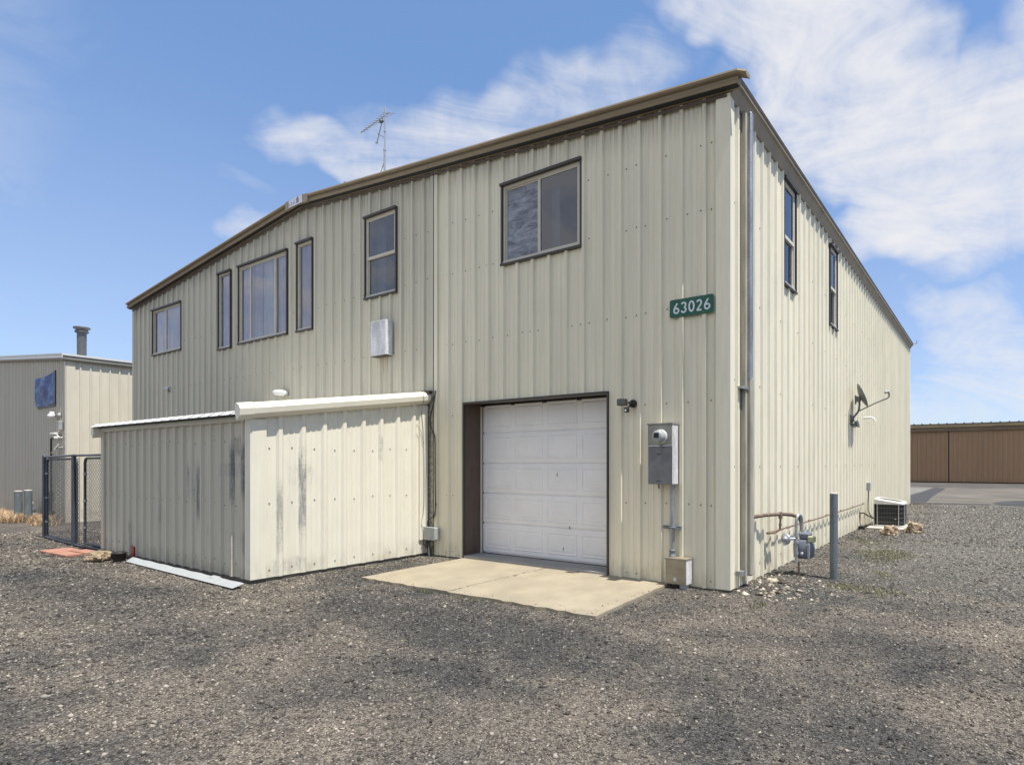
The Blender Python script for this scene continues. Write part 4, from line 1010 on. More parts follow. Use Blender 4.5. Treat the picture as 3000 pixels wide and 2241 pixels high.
# red pavers
def paver(c, w_, d_, a, label, h=.045):
    mb = MB(); mb.box(-w_ / 2, w_ / 2, -d_ / 2, d_ / 2, 0, h, .006)
    o = build(mb, 'paver', M['brick'], base=(0, 0, 0)); o.location = (c[0], c[1], .0); o.rotation_euler = (0, 0, R(a))
    tag(o, label, 'paver', 'red pavers by the gate')
paver((-11.42, -3.18), .46, .40, 2, 'larger red concrete paver, the one farthest left of the shed corner')
paver((-10.86, -2.99), .50, .20, 3, 'narrow red concrete paver lying nearest the gate')
paver((-10.80, -3.24), .62, .22, 4, 'red concrete paver in front, nearest the shed corner')

# utility box and cables in the corner by the shed
t = thing('utility_box', (-5.42, -.1, .27), 'small grey utility box with cables in the corner beside the shed', 'utility box')
mb = MB(); mb.box(-5.53, -5.265, -.135, -.037, .285, .495, .012); build(mb, 'box', M['grey_plastic'], t)
mb = MB(); mb.box(-5.535, -5.26, -.142, -.136, .283, .499, .003); build(mb, 'cover', M['grey_plastic'], t)
mb = MB()
for k, (xa, xb, lo) in enumerate(((-5.46, -5.43, -.02), (-5.41, -5.40, -.02), (-5.35, -5.42, .02), (-5.50, -5.44, .05))):
    mb.tube([(xa, -.09, .29), (xa + .02 * (-1) ** k, -.10, .20), (xb, -.09, .10), (xb, -.08, lo)], .011, 7)
mb.tube([(-5.54, -.10, .42), (-5.60 + .035, -.12, .36), (-5.55, -.13, .20), (-5.47, -.1, .12), (-5.44, -.09, .0)], .007, 6)
build(mb, 'cable_tail', M['cable'], t)
mb = MB(); mb.tube([(-5.445, -.085, -.02), (-5.445, -.085, .17)], .022, 10); build(mb, 'riser', M['grey_plastic'], t)
def smooth_path(p, n=6):
    p = [Vector(q) for q in p]; out = []
    for i in range(len(p) - 1):
        a, b, c, d = p[max(i - 1, 0)], p[i], p[i + 1], p[min(i + 2, len(p) - 1)]
        for k in range(n):
            t_ = k / n; out.append(.5 * ((2 * b) + (-a + c) * t_ + (2 * a - 5 * b + 4 * c - d) * t_ ** 2 + (-a + 3 * b - 3 * c + d) * t_ ** 3))
    out.append(p[-1]); return out
mb = MB(); mb.tube(smooth_path([(-5.35, -.045, 2.80), (-5.38, -.05, 2.62), (-5.475, -.05, 2.30), (-5.42, -.05, 2.12), (-5.356, -.05, 1.98), (-5.352, -.05, 1.4), (-5.35, -.05, .75), (-5.40, -.06, .67), (-5.50, -.08, .58), (-5.49, -.09, .50)]), .009, 6)
mb.tube(smooth_path([(-5.33, -.05, .9), (-5.36, -.06, .68), (-5.37, -.08, .5)]), .006, 6)
mb.tube(smooth_path([(-5.475, -.05, 2.30), (-5.44, -.07, 2.0), (-5.43, -.09, 1.5), (-5.44, -.08, .9), (-5.50, -.08, .49)]), .004, 5)
tag(build(mb, 'cable', M['cable'], base=(-5.4, -.05, .5)), 'black cable dropping down the corner between shed and main wall', 'cable')
mb = MB(); mb.tube(smooth_path([(-5.46, -.23, 2.80), (-5.44, -.20, 2.66), (-5.535, -.17, 2.42), (-5.53, -.14, 2.05), (-5.53, -.125, 1.3), (-5.535, -.13, .8), (-5.55, -.17, .55), (-5.52, -.13, .48)]), .005, 5)
mb.tube(smooth_path([(-5.54, -.28, 2.22), (-5.53, -.20, 2.12), (-5.53, -.14, 1.9)]), .004, 5)
tag(build(mb, 'cable', M['cable_l'], base=(-5.5, -.15, .5)), 'thin grey cable looping down the sunlit shed side', 'cable')

# ---------------------------------------------------------------- fence and gates left of the shed
fence = thing('chain_link_gate', (-12.6, -2.75, 0), 'dark tubular chain link gate with two leaves beside the shed', 'gate')
FH = 1.72
def link_panel(x0, x1, z0, z1, y, parent, cell=.062):
    mb = MB(); nC = int((x1 - x0) / cell); nR_ = int((z1 - z0) / cell)
    def wire(a, b):
        r_ = .0042; d = Vector((b[0] - a[0], 0, b[1] - a[1])).normalized(); nn = Vector((-d.z, 0, d.x)) * r_; q = Vector((0, r_, 0))
        A_, B2 = Vector((a[0], y, a[1])), Vector((b[0], y, b[1]))
        k = len(mb.v); mb.v += [tuple(A_ + nn), tuple(A_ - nn), tuple(A_ + q * 1.2), tuple(B2 + nn), tuple(B2 - nn), tuple(B2 + q * 1.2)]
        mb.f += [[k, k + 1, k + 4, k + 3], [k + 1, k + 2, k + 5, k + 4], [k + 2, k, k + 3, k + 5]]; mb.m += [0] * 3; mb.sm += [False] * 3
    W_, H_ = x1 - x0, z1 - z0
    for s_ in (1, -1):
        c = -H_ if s_ == 1 else 0
        while c < W_ + H_:
            # line x = x0 + c + s_*t , z = z0 + t
            t0, t1 = 0.0, H_
            if s_ == 1: t0 = max(t0, -c); t1 = min(t1, W_ - c)
            else: t0 = max(t0, c - W_); t1 = min(t1, c)
            if t1 - t0 > .01: wire((x0 + c + s_ * t0, z0 + t0), (x0 + c + s_ * t1, z0 + t1))
            c += cell * 1.35
    return build(mb, 'mesh', M['mesh'], parent, fix=False)
def post(x, y, r=.03, h=FH): mb = MB(); mb.tube([(x, y, terr(x, y) - .05), (x, y, h)], r, 12); mb.lathe((x, y, h), (0, 0, 1), [(0, r * 1.1), (.015, r * 1.05), (.03, 0)], 12); return build(mb, 'post', M['fence'], fence)
post(-14.33, -2.72, .032); post(-12.24, -2.79, .036)
def leaf(x0, x1, y, z0, z1, name='gate_leaf'):
    mb = MB(); c_ = .10; r_ = .021
    path = [(x0, y, z0)]
    path += [(x0, y, z1 - c_)] + [(x0 + c_ - c_ * math.cos(R(a)), y, z1 - c_ + c_ * math.sin(R(a))) for a in (30, 60, 90)]
    path += [(x1 - c_, y, z1)] + [(x1 - c_ + c_ * math.sin(R(a)), y, z1 - c_ + c_ * math.cos(R(a))) for a in (30, 60, 90)] + [(x1, y, z0)]
    mb.tube(path, r_, 10); mb.tube([(x0, y, z0), (x1, y, z0)], r_, 10)
    lf = build(mb, name, M['fence'], fence)
    link_panel(x0 + .02, x1 - .02, z0 + .02, z1 - .02, y + .01, lf)
    for z in (z0 + .3, (z0 + z1) / 2, z1 - .3):
        mb = MB(); mb.tube([(x0, y, z - .02), (x0, y, z + .02)], r_ * 1.4, 10); build(mb, 'hinge', M['galv'], lf)
    return lf
leaf(-14.14, -12.36, -2.72, .06, FH - .06); leaf(-11.98, -10.88, -2.70, .06, FH - .05)
mb = MB(); mb.tube([(-14.33, -2.72, FH - .02), (-12.24, -2.79, FH - .0), (-10.86, -2.76, FH + .0)], .021, 10); build(mb, 'top_rail', M['fence'], fence)
mb = MB(); mb.tube([(-14.33, -2.72, .04), (-12.24, -2.79, .03), (-10.86, -2.76, .03)], .018, 10); build(mb, 'bottom_rail', M['fence'], fence)
link_panel(-12.2, -12.02, .05, FH - .04, -2.76, fence)
mb = MB(); mb.tube([(-16, .9, .08), (-14, .2, .09), (-12.2, -.35, .09), (-10.9, -.8, .09)], .02, 6)
tag(build(mb, 'white_pole', M['white'], base=(-13, 0, 0)), 'long white pole lying on the gravel behind the chain link gate', 'pole')

# ---------------------------------------------------------------- gas meter, pipes and bollard
t = thing('gas_pipe', (.05, 1.0, .8), 'rusty brown gas pipe from the downspout to the gas meter', 'pipe')
mb = MB(); mb.tube(smooth_path([(.03, .45, .875), (.045, .9, .868), (.10, 1.15, .865), (.20, 1.38, .858), (.29, 1.50, .84), (.345, 1.57, .80), (.375, 1.60, .74), (.38, 1.61, .62)], 5), .026, 10)
build(mb, 'pipe', M['rust'], t)
mb = MB(); mb.lathe((.17, 1.31, .80), (0, 0, 1), [(0, .028), (.09, .028)], 10); mb.tube([(.17, 1.31, .80), (.16, 1.31, .64), (.10, 1.25, .605), (.02, 1.18, .60)], .015, 8); mb.lathe((.167, 1.31, .70), (0, 0, 1), [(0, .022), (.03, .022)], 8); build(mb, 'tee', M['rust'], t)
mb = MB(); pth = [(.02, 1.18, .60), (.03, 1.6, .60), (.03, 4.0, .585), (.02, 8.3, .585)]
mb.tube(pth, .0125, 8)
for y in np.arange(2.2, 8.3, 1.22): mb.box(SXW + .03, .018, y - .010, y + .010, .57, .60)
tag(build(mb, 'thin_pipe', M['rust'], base=(0, 1.2, .6)), 'thin brown pipe running low along the sunlit wall', 'pipe')
t = thing('gas_meter', (.385, 1.45, 0), 'grey gas meter with regulator on a riser near the corner', 'gas meter')
mb = MB(); mb.tube([(.385, 1.45, -.05), (.385, 1.45, .20)], .014, 8); build(mb, 'riser', M['rust'], t)
mb = MB(); mb.tube(smooth_path([(.36, 1.42, .18), (.36, 1.42, .45), (.36, 1.42, .72), (.365, 1.43, .80), (.375, 1.47, .845), (.385, 1.53, .84), (.39, 1.58, .78), (.39, 1.60, .60)], 5), .021, 10)
mb.lathe((.36, 1.42, .30), (0, 0, 1), [(0, .03), (.05, .03)], 8); mb.lathe((.36, 1.42, .46), (0, 0, 1), [(0, .034), (.02, .036), (.045, .034)], 8); mb.lathe((.36, 1.42, .55), (0, 0, 1), [(0, .03), (.04, .03)], 8)
build(mb, 'loop_pipe', M['gaslight'], t)
mb = MB(); mb.smooth = True
def body(cx, cy, z0, z1, rx, ry, mbx):
    prof_ = [(0, .55), (.08, .86), (.2, .97), (.55, 1.0), (.78, .92), (.92, .72), (1.0, .62)]
    n_ = 20; vs = []
    for h, q in prof_:
        for j in range(n_):
            a = 2 * math.pi * j / n_; ca, sa = math.cos(a), math.sin(a)
            k = (abs(ca) ** 3.2 + abs(sa) ** 3.2) ** (-1 / 3.2)
            vs.append((cx + rx * q * k * ca, cy + ry * q * k * sa, z0 + (z1 - z0) * h))
    fs = [(i * n_ + j, i * n_ + (j + 1) % n_, (i + 1) * n_ + (j + 1) % n_, (i + 1) * n_ + j) for i in range(len(prof_) - 1) for j in range(n_)]
    fs += [tuple(range(n_ - 1, -1, -1)), tuple(range((len(prof_) - 1) * n_, len(prof_) * n_))]
    mbx.add(vs, fs)
body(.43, 1.56, .235, .50, .145, .105, mb); build(mb, 'body', M['gasgrey'], t)
mb = MB(); mb.box(.37, .52, 1.50, 1.66, .505, .60, .018); build(mb, 'head', M['gasgrey'], t)
mb = MB()
for (x_, y_) in ((.33, 1.455), (.52, 1.46)): mb.tube([(x_, y_, .26), (x_, y_ - .012, .46)], [.018, .022], 8)
mb.lathe((.43, 1.45, .31), (0, -1, 0), [(0, .03), (.012, .028), (.014, 0)], 8); build(mb, 'flange', M['gaslight'], t)
mb = MB(); mb.box(.50, .60, 1.47, 1.55, .475, .56, .012); build(mb, 'index_cover', M['gasyellow'], t)
mb = MB(); mb.lathe((.245, 1.33, .52), (-.35, -.93, .05), [(-.03, .03), (-.02, .065), (0, .078), (.012, .078), (.022, .05), (.04, .035), (.06, .032), (.065, 0)], 18); mb.tube([(.27, 1.36, .52), (.36, 1.42, .52)], .018, 8); mb.tube([(.238, 1.31, .50), (.235, 1.30, .43)], .022, 8)
build(mb, 'regulator', M['gaslight'], t)
mb = MB(); mb.tube([(.851, 1.496, -.08), (.851, 1.496, 1.155)], .054, 24, cap=True)
bo = thing('bollard', (.851, 1.496, 0), 'grey galvanised steel bollard standing in front of the gas meter', 'bollard')
build(mb, 'pipe', M['galv_dk'], bo)
mb = MB(); mb.lathe((.851, 1.496, 1.1555), (0, 0, 1), [(0, .055), (.008, .055), (.016, .045), (.02, 0)], 24); build(mb, 'cap', M['pad'], bo)

# ---------------------------------------------------------------- satellite dish
t = thing('satellite_dish', (0, 7.0, 2.5), 'grey satellite dish with a long feed arm high on the sunlit wall', 'satellite dish')
nd = Vector((.88, .27, .39)).normalized(); dc = Vector((.205, 7.02, 3.095))
mb = MB(); prof_ = [(-.052, .0), (-.049, .07), (-.036, .14), (-.016, .21), (.008, .268), (.016, .275), (.008, .282), (-.02, .218), (-.044, .14), (-.057, .07), (-.062, 0)]
mb.lathe(dc, nd, prof_, 36); dish = build(mb, 'reflector', M['dishgrey'], t)
mb = MB(); mb.tube(smooth_path([(.0, 6.97, 2.56), (.06, 6.98, 2.64), (.13, 7.0, 2.74), (.155, 7.0, 2.86), (.15, 7.0, 2.98)], 5), .022, 12); build(mb, 'mast', M['dishgrey'], t)
mb = MB(); mb.box(.09, .18, 6.95, 7.05, 2.95, 3.07, .01); mb.box(.06, .085, 6.96, 7.04, 2.90, 3.10, .006); build(mb, 'bracket', M['dishgrey'], t)
mb = MB(); mb.tube(smooth_path([(.15, 7.0, 2.745), (.30, 7.0, 2.815), (.50, 7.0, 2.905), (.66, 7.0, 2.965), (.745, 7.0, 3.00), (.775, 7.0, 3.04), (.755, 7.0, 3.12), (.72, 7.0, 3.15)], 5), [.013] * 25 + [.018] * 11, 8)
arm = build(mb, 'feed_arm', M['dishgrey'], t)
mb = MB(); mb.lathe((.755, 7.0, 3.135), (-.93, 0, -.1), [(-.03, .0), (-.02, .028), (.04, .026), (.05, .034), (.075, .034), (.08, 0)], 14); build(mb, 'receiver', M['grey_plastic'], arm)
mb = MB(); mb.box(SXW + .03, SXW + .05, 6.86, 7.02, 2.42, 2.66, .004); mb.lathe((SXW + .05, 6.93, 2.56), (1, 0, 0), [(0, .07), (.02, .07), (.05, .03)], 12); build(mb, 'wall_plate', M['dishgrey'], t)
mb = MB()
a_ = [( .05 + .055 * math.sin(R(x)), 6.95 + .05 * math.cos(R(x)), 2.46 + .075 * math.cos(R(x) * 1.0 + .6)) for x in range(0, 400, 30)]
mb.tube(a_, .006, 6); mb.tube([(v[0] * .8, v[1] + .02, v[2] - .01) for v in a_], .005, 6); build(mb, 'cable_coil', M['cable'], t)
t2 = thing('wall_fixture', (.1, 7.25, 2.45), 'small grey cone fixture on the sunlit wall below the dish mount', 'fixture')
mb = MB(); mb.lathe((-.01, 7.12, 2.44), (1, .15, .25), [(0, .02), (.02, .03), (.09, .075), (.13, .085), (.14, 0)], 14); build(mb, 'cone', M['grey_plastic'], t2)
mb = MB(); mb.tube(smooth_path([(-.04, 8.52, 2.685), (.05, 8.50, 2.70), (.14, 8.50, 2.70), (.21, 8.50, 2.665), (.235, 8.50, 2.60)], 5), .026, 12)
vp = thing('vent_pipe', (.0, 8.5, 2.68), 'white plastic elbow pipe from the sunlit wall right of the dish', 'pipe'); build(mb, 'elbow', M['white'], vp)
mb = MB(); mb.tube([(.235, 8.50, 2.612), (.236, 8.50, 2.585)], .029, 12); build(mb, 'rim', M['white'], vp)

# ---------------------------------------------------------------- air conditioner
ac = thing('air_conditioner', (.57, 8.66, .05), 'black outdoor air conditioner with a sloping cream top on a concrete pad', 'air conditioner')
ax0, ax1, ay0, ay1 = .225, .915, 8.33, 9.00
def rrect(x0, x1, y0, y1, r_, n=5):
    out = []
    for cx, cy, a in ((x1 - r_, y1 - r_, 0), (x0 + r_, y1 - r_, 90), (x0 + r_, y0 + r_, 180), (x1 - r_, y0 + r_, 270)):
        out += [(cx + r_ * math.cos(R(a + 90 * k / n)), cy + r_ * math.sin(R(a + 90 * k / n))) for k in range(n + 1)]
    return out
mb = MB(); mb.prism(rrect(ax0 + .02, ax1 - .02, ay0 + .02, ay1 - .02, .10), .07, .60); build(mb, 'coil', M['acblack'], ac)
mb = MB(); pl = rrect(ax0, ax1, ay0, ay1, .11); n_ = len(pl)
def tz(x): return .735 - .10 * (x - ax0) / (ax1 - ax0)
vs = [(x, y, .585) for x, y in pl] + [(x, y, tz(x) - .03) for x, y in pl]; pl2 = rrect(ax0 + .03, ax1 - .03, ay0 + .03, ay1 - .03, .09)
vs += [(x, y, tz(x)) for x, y in pl2]
pl3 = rrect(ax0 + .09, ax1 - .09, ay0 + .09, ay1 - .09, .2); vs += [(x, y, tz(x) - .004) for x, y in pl3]; vs += [(x, y, .585) for x, y in pl2]
fs = []
for a, b in ((0, 1), (1, 2), (2, 3), (4, 0)):
    fs += [(a * n_ + i, a * n_ + (i + 1) % n_, b * n_ + (i + 1) % n_, b * n_ + i) for i in range(n_)]
mb.add(vs, fs); top = build(mb, 'top_cover', M['acwhite'], ac)
mb = MB(); mb.add([(x, y, tz(x) - .018) for x, y in pl3], [tuple(range(n_))]); build(mb, 'fan_grille', M['acblack'], top)
mb = MB(); cxx, cyy = (ax0 + ax1) / 2, (ay0 + ay1) / 2
for rr_ in np.arange(.05, .26, .03): mb.tube([(cxx + rr_ * math.cos(R(a)), cyy + rr_ * math.sin(R(a)), tz(cxx + rr_ * math.cos(R(a))) - .006) for a in range(0, 361, 20)], .0022, 4)
build(mb, 'grille_wire', M['acwire'], top)
mb = MB(); pw = rrect(ax0 + .008, ax1 - .008, ay0 + .008, ay1 - .008, .108, 6); m_ = len(pw)
for z in (.16, .27, .38, .49): mb.tube([(*pw[i % m_], z) for i in range(m_ + 1)], .003, 4)
for i in range(m_):
    (x_, y_), (x2, y2) = pw[i], pw[(i + 1) % m_]
    d = math.hypot(x2 - x_, y2 - y_)
    if d > .2:
        for q in np.linspace(0, 1, 14): mb.tube([(x_ + (x2 - x_) * q, y_ + (y2 - y_) * q, .07), (x_ + (x2 - x_) * q, y_ + (y2 - y_) * q, .59)], .0016, 4)
build(mb, 'guard_wire', M['acwire'], ac)
for x_, y_ in ((ax0 + .09, ay0 + .004), (ax1 - .12, ay0 + .004), (ax1 - .004, ay0 + .12)):
    mb = MB(); mb.box(x_ - .006, x_ + .006, y_ - .004, y_ + .004, .07, .59); build(mb, 'corner_post', M['acwhite'], ac)
mb = MB(); mb.box(ax0 - .002, ax0 + .018, ay0 + .02, ay0 + .12, .05, .59); build(mb, 'corner_post', M['acwhite'], ac)
mb = MB(); mb.prism(rrect(ax0, ax1, ay0, ay1, .11), .055, .085); build(mb, 'base_pan', M['acwhite'], ac)
mb = MB(); mb.box(.705, .74, 8.322, 8.328, .235, .25); build(mb, 'nameplate', M['galv_lt'], ac)
mb = MB(); mb.box(.13, 1.0, 7.95, 9.1, -.05, .05, .01)
tag(build(mb, 'concrete_pad', M['pad'], base=(.56, 8.5, 0)), 'pale concrete pad under the air conditioner', 'pad')
t = thing('disconnect_box', (.0, 8.85, .87), 'grey electrical disconnect box on the wall above the air conditioner line', 'electrical box')
mb = MB(); mb.box(SXW + .033, SXW + .13, 8.79, 8.91, .88, 1.09, .008); build(mb, 'box', M['grey_plastic'], t)
mb = MB(); mb.tube(smooth_path([(.03, 8.85, .89), (.03, 8.83, .70), (.035, 8.75, .55), (.08, 8.55, .38), (.17, 8.42, .27), (.24, 8.40, .22)], 5), .013, 8); build(mb, 'whip_cable', M['cable'], t)
t = thing('coolant_line', (.0, 8.2, .35), 'black insulated coolant line from the wall to the air conditioner', 'pipe')
mb = MB(); mb.tube(smooth_path([(-.03, 8.05, .37), (.04, 8.12, .37), (.13, 8.24, .30), (.24, 8.38, .22)], 5), .018, 8); build(mb, 'line', M['cable'], t)
mb = MB(); mb.tube([(-.03, 8.02, .40), (-.02, 8.02, .12), (.02, 8.0, .06)], .014, 8); build(mb, 'drain', M['rust'], t)
mb = MB(); mb.box(-.012, .12, 7.75, 7.87, -.02, .10, .02)
tag(build(mb, 'black_tray', M['black'], base=(0, 7.8, 0)), 'small black drain block at the wall foot by the pad', 'block')

# ---------------------------------------------------------------- antenna and roof pipe
t = thing('tv_antenna', (-8.97, 1.5, 6.9), 'tall thin mast with a television aerial on the roof', 'antenna')
mb = MB(); mb.tube([(-8.97, 1.5, 6.85), (-8.965, 1.5, 8.62)], .024, 8); mb.tube([(-8.965, 1.5, 8.55), (-8.955, 1.5, 9.56)], .018, 8)
mb.lathe((-8.965, 1.5, 8.58), (0, 0, 1), [(0, .03), (.05, .03)], 8); mb.lathe((-8.96, 1.5, 9.0), (0, 0, 1), [(0, .025), (.04, .025)], 8); build(mb, 'mast', M['mast'], t)
mb = MB(); b0, b1 = Vector((-8.90, 1.5, 9.50)), Vector((-9.76, 1.5, 9.385)); b1 = Vector((-9.78, 1.45, 9.20))
b0 = Vector((-8.86, 1.55, 9.44)); mb.tube([b0, b1], .012, 6)
boom = build(mb, 'boom', M['mast'], t)
mb = MB(); dv = (b1 - b0).normalized()
for k in range(11):
    p = b0.lerp(b1, .04 + .088 * k); l_ = .13 - .008 * k; q = Vector((.35, 1, .35)).normalized(); mb.tube([p - q * l_, p + q * l_], .0065, 5)
build(mb, 'element', M['galv_dk'], boom)
mb = MB(); mb.lathe((-9.13, 1.5, 9.27), (1, 0, .2), [(0, .0), (.01, .04), (.07, .04), (.08, 0)], 10); mb.tube([(-9.08, 1.5, 9.27), (-8.98, 1.5, 9.25)], .01, 6); build(mb, 'balun', M['galv_dk'], t)
mb = MB(); mb.tube([(-9.08, 1.5, 9.22), (-9.26, 1.5, 8.83)], .013, 6); mb.tube([(-9.24, 1.5, 9.05), (-8.97, 1.5, 8.88)], .009, 6); mb.tube([(-9.29, 1.5, 8.85), (-9.22, 1.5, 8.83)], .016, 6); build(mb, 'small_whip', M['mast'], t)
mb = MB(); mb.tube([(-8.965, 1.5, 8.55), (-8.4, 1.2, 6.95)], .004, 4); mb.tube([(-8.965, 1.5, 8.3), (-10.6, 1.6, 6.95)], .003, 4)
mb.tube(smooth_path([(-8.98, 1.5, 8.35), (-9.12, 1.5, 8.1), (-9.1, 1.5, 7.9), (-9.4, 1.5, 7.6), (-9.5, 1.5, 7.2)]), .006, 4); build(mb, 'guy_wire', M['cable_l'], t)
t = thing('roof_pipe', (-9.64, 1.0, 6.8), 'short black vent pipe on the roof behind the peak', 'vent pipe')
mb = MB(); mb.tube([(-9.64, 1.0, 6.8), (-9.64, 1.0, 7.83)], .04, 10); build(mb, 'pipe', M['black'], t)
mb = MB(); mb.lathe((-9.64, 1, 6.98), (0, 0, 1), [(0, .12), (.03, .10), (.08, .05)], 12); build(mb, 'boot', M['black'], t)

# ---------------------------------------------------------------- neighbouring building on the left
NX, NY = -22.65, -.36; nb = thing('neighbour_building', (-31, 7, -.33), 'grey-beige metal building with a white roof edge behind the gate', 'building')
nb_rx = -31.7; nh = 4.90
def ntop(x): return nh + .083 * min(NX - x, x - (2 * nb_rx - NX))
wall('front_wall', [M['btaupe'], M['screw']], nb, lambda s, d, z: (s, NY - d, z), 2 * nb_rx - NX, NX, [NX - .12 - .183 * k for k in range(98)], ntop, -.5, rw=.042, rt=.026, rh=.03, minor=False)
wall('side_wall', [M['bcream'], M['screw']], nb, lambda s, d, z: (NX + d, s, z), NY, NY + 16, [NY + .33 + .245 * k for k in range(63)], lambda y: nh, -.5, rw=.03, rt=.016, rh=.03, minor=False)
mb = MB()
for a, b in ((2 * nb_rx - NX - .15, nb_rx), (nb_rx, NX + .14)):
    mb.extrude([(.12, .03), (.14, .03), (.14, .13), (.12, .13)], (a, NY, ntop(a)), (b, NY, ntop(b)))
    za, zb = ntop(a) + .12, ntop(b) + .12
    mb.add([(a, NY - .14, za), (b, NY - .14, zb), (b, NY + 16, zb), (a, NY + 16, za), (a, NY - .14, za + .06), (b, NY - .14, zb + .06), (b, NY + 16, zb + .06), (a, NY + 16, za + .06)], [(0, 1, 2, 3), (4, 5, 6, 7), (0, 1, 5, 4), (1, 2, 6, 5), (0, 3, 7, 4)])
nroof = build(mb, 'roof', M['roof_white'], nb)
mb = MB()
for a, b in ((2 * nb_rx - NX - .12, nb_rx), (nb_rx, NX + .1)): mb.extrude([(.0, -.03), (.10, -.03), (.12, .02), (.12, .115), (0, .115)], (a, NY, ntop(a)), (b, NY, ntop(b)))
build(mb, 'rake_trim', M['btrim'], nb)
mb = MB(); mb.extrude([(0, nh - .06), (.08, nh - .06), (.115, nh), (.115, nh + .10), (0, nh + .10)], (NX, NY - .12, 0), (NX, NY + 16, 0), out=(1, 0, 0)); build(mb, 'eave_trim', M['btrim'], nb)
mb = MB(); mb.box(NX - .10, NX + .035, NY - .035, NY - .001, -.45, nh - .06); build(mb, 'corner_trim', M['btaupe'], nb)
mb = MB(); mb.box(NX + .001, NX + .035, NY, NY + .20, -.45, nh - .06); build(mb, 'corner_trim', M['bcream'], nb)
mb = MB(); mb.add([(2 * nb_rx - NX, NY + 16, -.4), (NX, NY + 16, -.4), (NX, NY + 16, nh), (nb_rx, NY + 16, ntop(nb_rx)), (2 * nb_rx - NX, NY + 16, nh)], [(0, 1, 2, 3, 4)]); build(mb, 'rear_wall', M['btaupe'], nb)
t = thing('flue_pipe', (-24.58, .5, 5.0), 'grey metal flue pipe with a wide cap on the white roof', 'flue')
mb = MB(); mb.lathe((-24.58, .5, 5.0), (0, 0, 1), [(0, .125), (1.16, .13)], 18); build(mb, 'pipe', M['flue'], t)
mb = MB(); mb.lathe((-24.58, .5, 6.14), (0, 0, 1), [(0, .17), (.02, .19), (.05, .19), (.06, .16), (.12, .17), (.13, .22), (.17, .23), (.20, .21), (.22, 0)], 18); build(mb, 'cap', M['flue'], t)
mb = MB(); mb.lathe((-24.58, .5, 5.06), (0, 0, 1), [(0, .24), (.05, .23), (.12, .17), (.16, .15)], 18); build(mb, 'flashing', M['roof_white'], t)
# banner
mb = MB(); mb.smooth = True; nu, nv = 14, 14
cr = [(-25.50, 3.50), (-23.58, 3.53), (-23.55, 4.60), (-25.72, 4.50)]
for th in (0, .006):
    for j in range(nv + 1):
        for i in range(nu + 1):
            u, v = i / nu, j / nv
            ax_, az_ = cr[0][0] * (1 - u) + cr[1][0] * u, cr[0][1] * (1 - u) + cr[1][1] * u; bx_, bz_ = cr[3][0] * (1 - u) + cr[2][0] * u, cr[3][1] * (1 - u) + cr[2][1] * u
            bow = .09 * math.sin(math.pi * v) * (1 - u) ** 2
            sag = -.06 * math.sin(math.pi * u) * v
            mb.v.append((ax_ * (1 - v) + bx_ * v - bow, NY - .055 - .06 * math.sin(math.pi * u) * math.sin(math.pi * v) - .02 * math.sin(u * 9 + v * 5) * (1 - v) + th, az_ * (1 - v) + bz_ * v + sag))
S_ = (nu + 1) * (nv + 1)
for k in (0, 1):
    for j in range(nv):
        for i in range(nu):
            a = k * S_ + j * (nu + 1) + i; mb.f.append([a, a + 1, a + nu + 2, a + nu + 1]); mb.m.append(0); mb.sm.append(True)
bn_ = thing('banner', (-24.6, NY - .05, 4.0), 'faded blue banner hung crookedly on the beige building front', 'banner')
build(mb, 'cloth', M['banner'], bn_, fix=False)
mb = MB(); mb.box(-23.60, -23.53, NY - .06, NY - .033, 3.50, 4.62); mb.box(-25.45, -23.6, NY - .05, NY - .033, 3.44, 3.49); build(mb, 'batten', M['dark_trim'], bn_)
# security gear on its corner
t = thing('security_light', (-23.3, NY - .05, 3.1), 'white security light on the beige building below the banner', 'light')
mb = MB(); mb.lathe((-23.12, NY - .04, 3.12), (0, -1, 0), [(0, .09), (.03, .09), (.06, .05), (.07, 0)], 14); build(mb, 'base', M['grey_plastic'], t)
mb = MB(); mb.lathe((-23.20, NY - .12, 3.12), (-.9, -.3, -.15), [(0, .03), (.03, .05), (.12, .06), (.22, .10), (.24, 0)], 12); mb.lathe((-23.28, NY - .12, 3.18), (-.9, -.2, .05), [(0, .03), (.1, .06), (.18, .07), (.2, 0)], 12); build(mb, 'lamp_head', M['white'], t)
mb = MB(); mb.box(-23.12, -22.86, NY - .13, NY - .033, 2.64, 2.93, .01)
tag(build(mb, 'electrical_box', M['grey_plastic'], base=(-23, NY, 2.64)), 'small grey electrical box between the two security lights', 'electrical box')
t = thing('security_camera', (-23.1, NY - .05, 2.45), 'white camera with solar hood under the small electrical box', 'camera')
mb = MB(); mb.box(-23.36, -22.95, NY - .22, NY - .10, 2.50, 2.56, .01); mb.tube([(-22.98, NY - .15, 2.50), (-22.92, NY - .10, 2.40), (-22.9, NY - .03, 2.40)], .02, 8); build(mb, 'hood', M['white'], t)
mb = MB(); mb.lathe((-23.0, NY - .15, 2.33), (0, 0, 1), [(0, .0), (.01, .05), (.06, .07), (.10, .06), (.11, 0)], 14); build(mb, 'dome', M['white'], t)
t = thing('solar_panel', (-23.0, NY - .1, 2.05), 'small tilted white-framed solar panel on the beige building corner', 'solar panel')
mb = MB(); c = Vector((-23.06, NY - .17, 2.05)); X_, Y_ = Vector((.93, 0, .36)).normalized(), Vector((.25, .45, .85)).normalized(); Z_ = X_.cross(Y_)
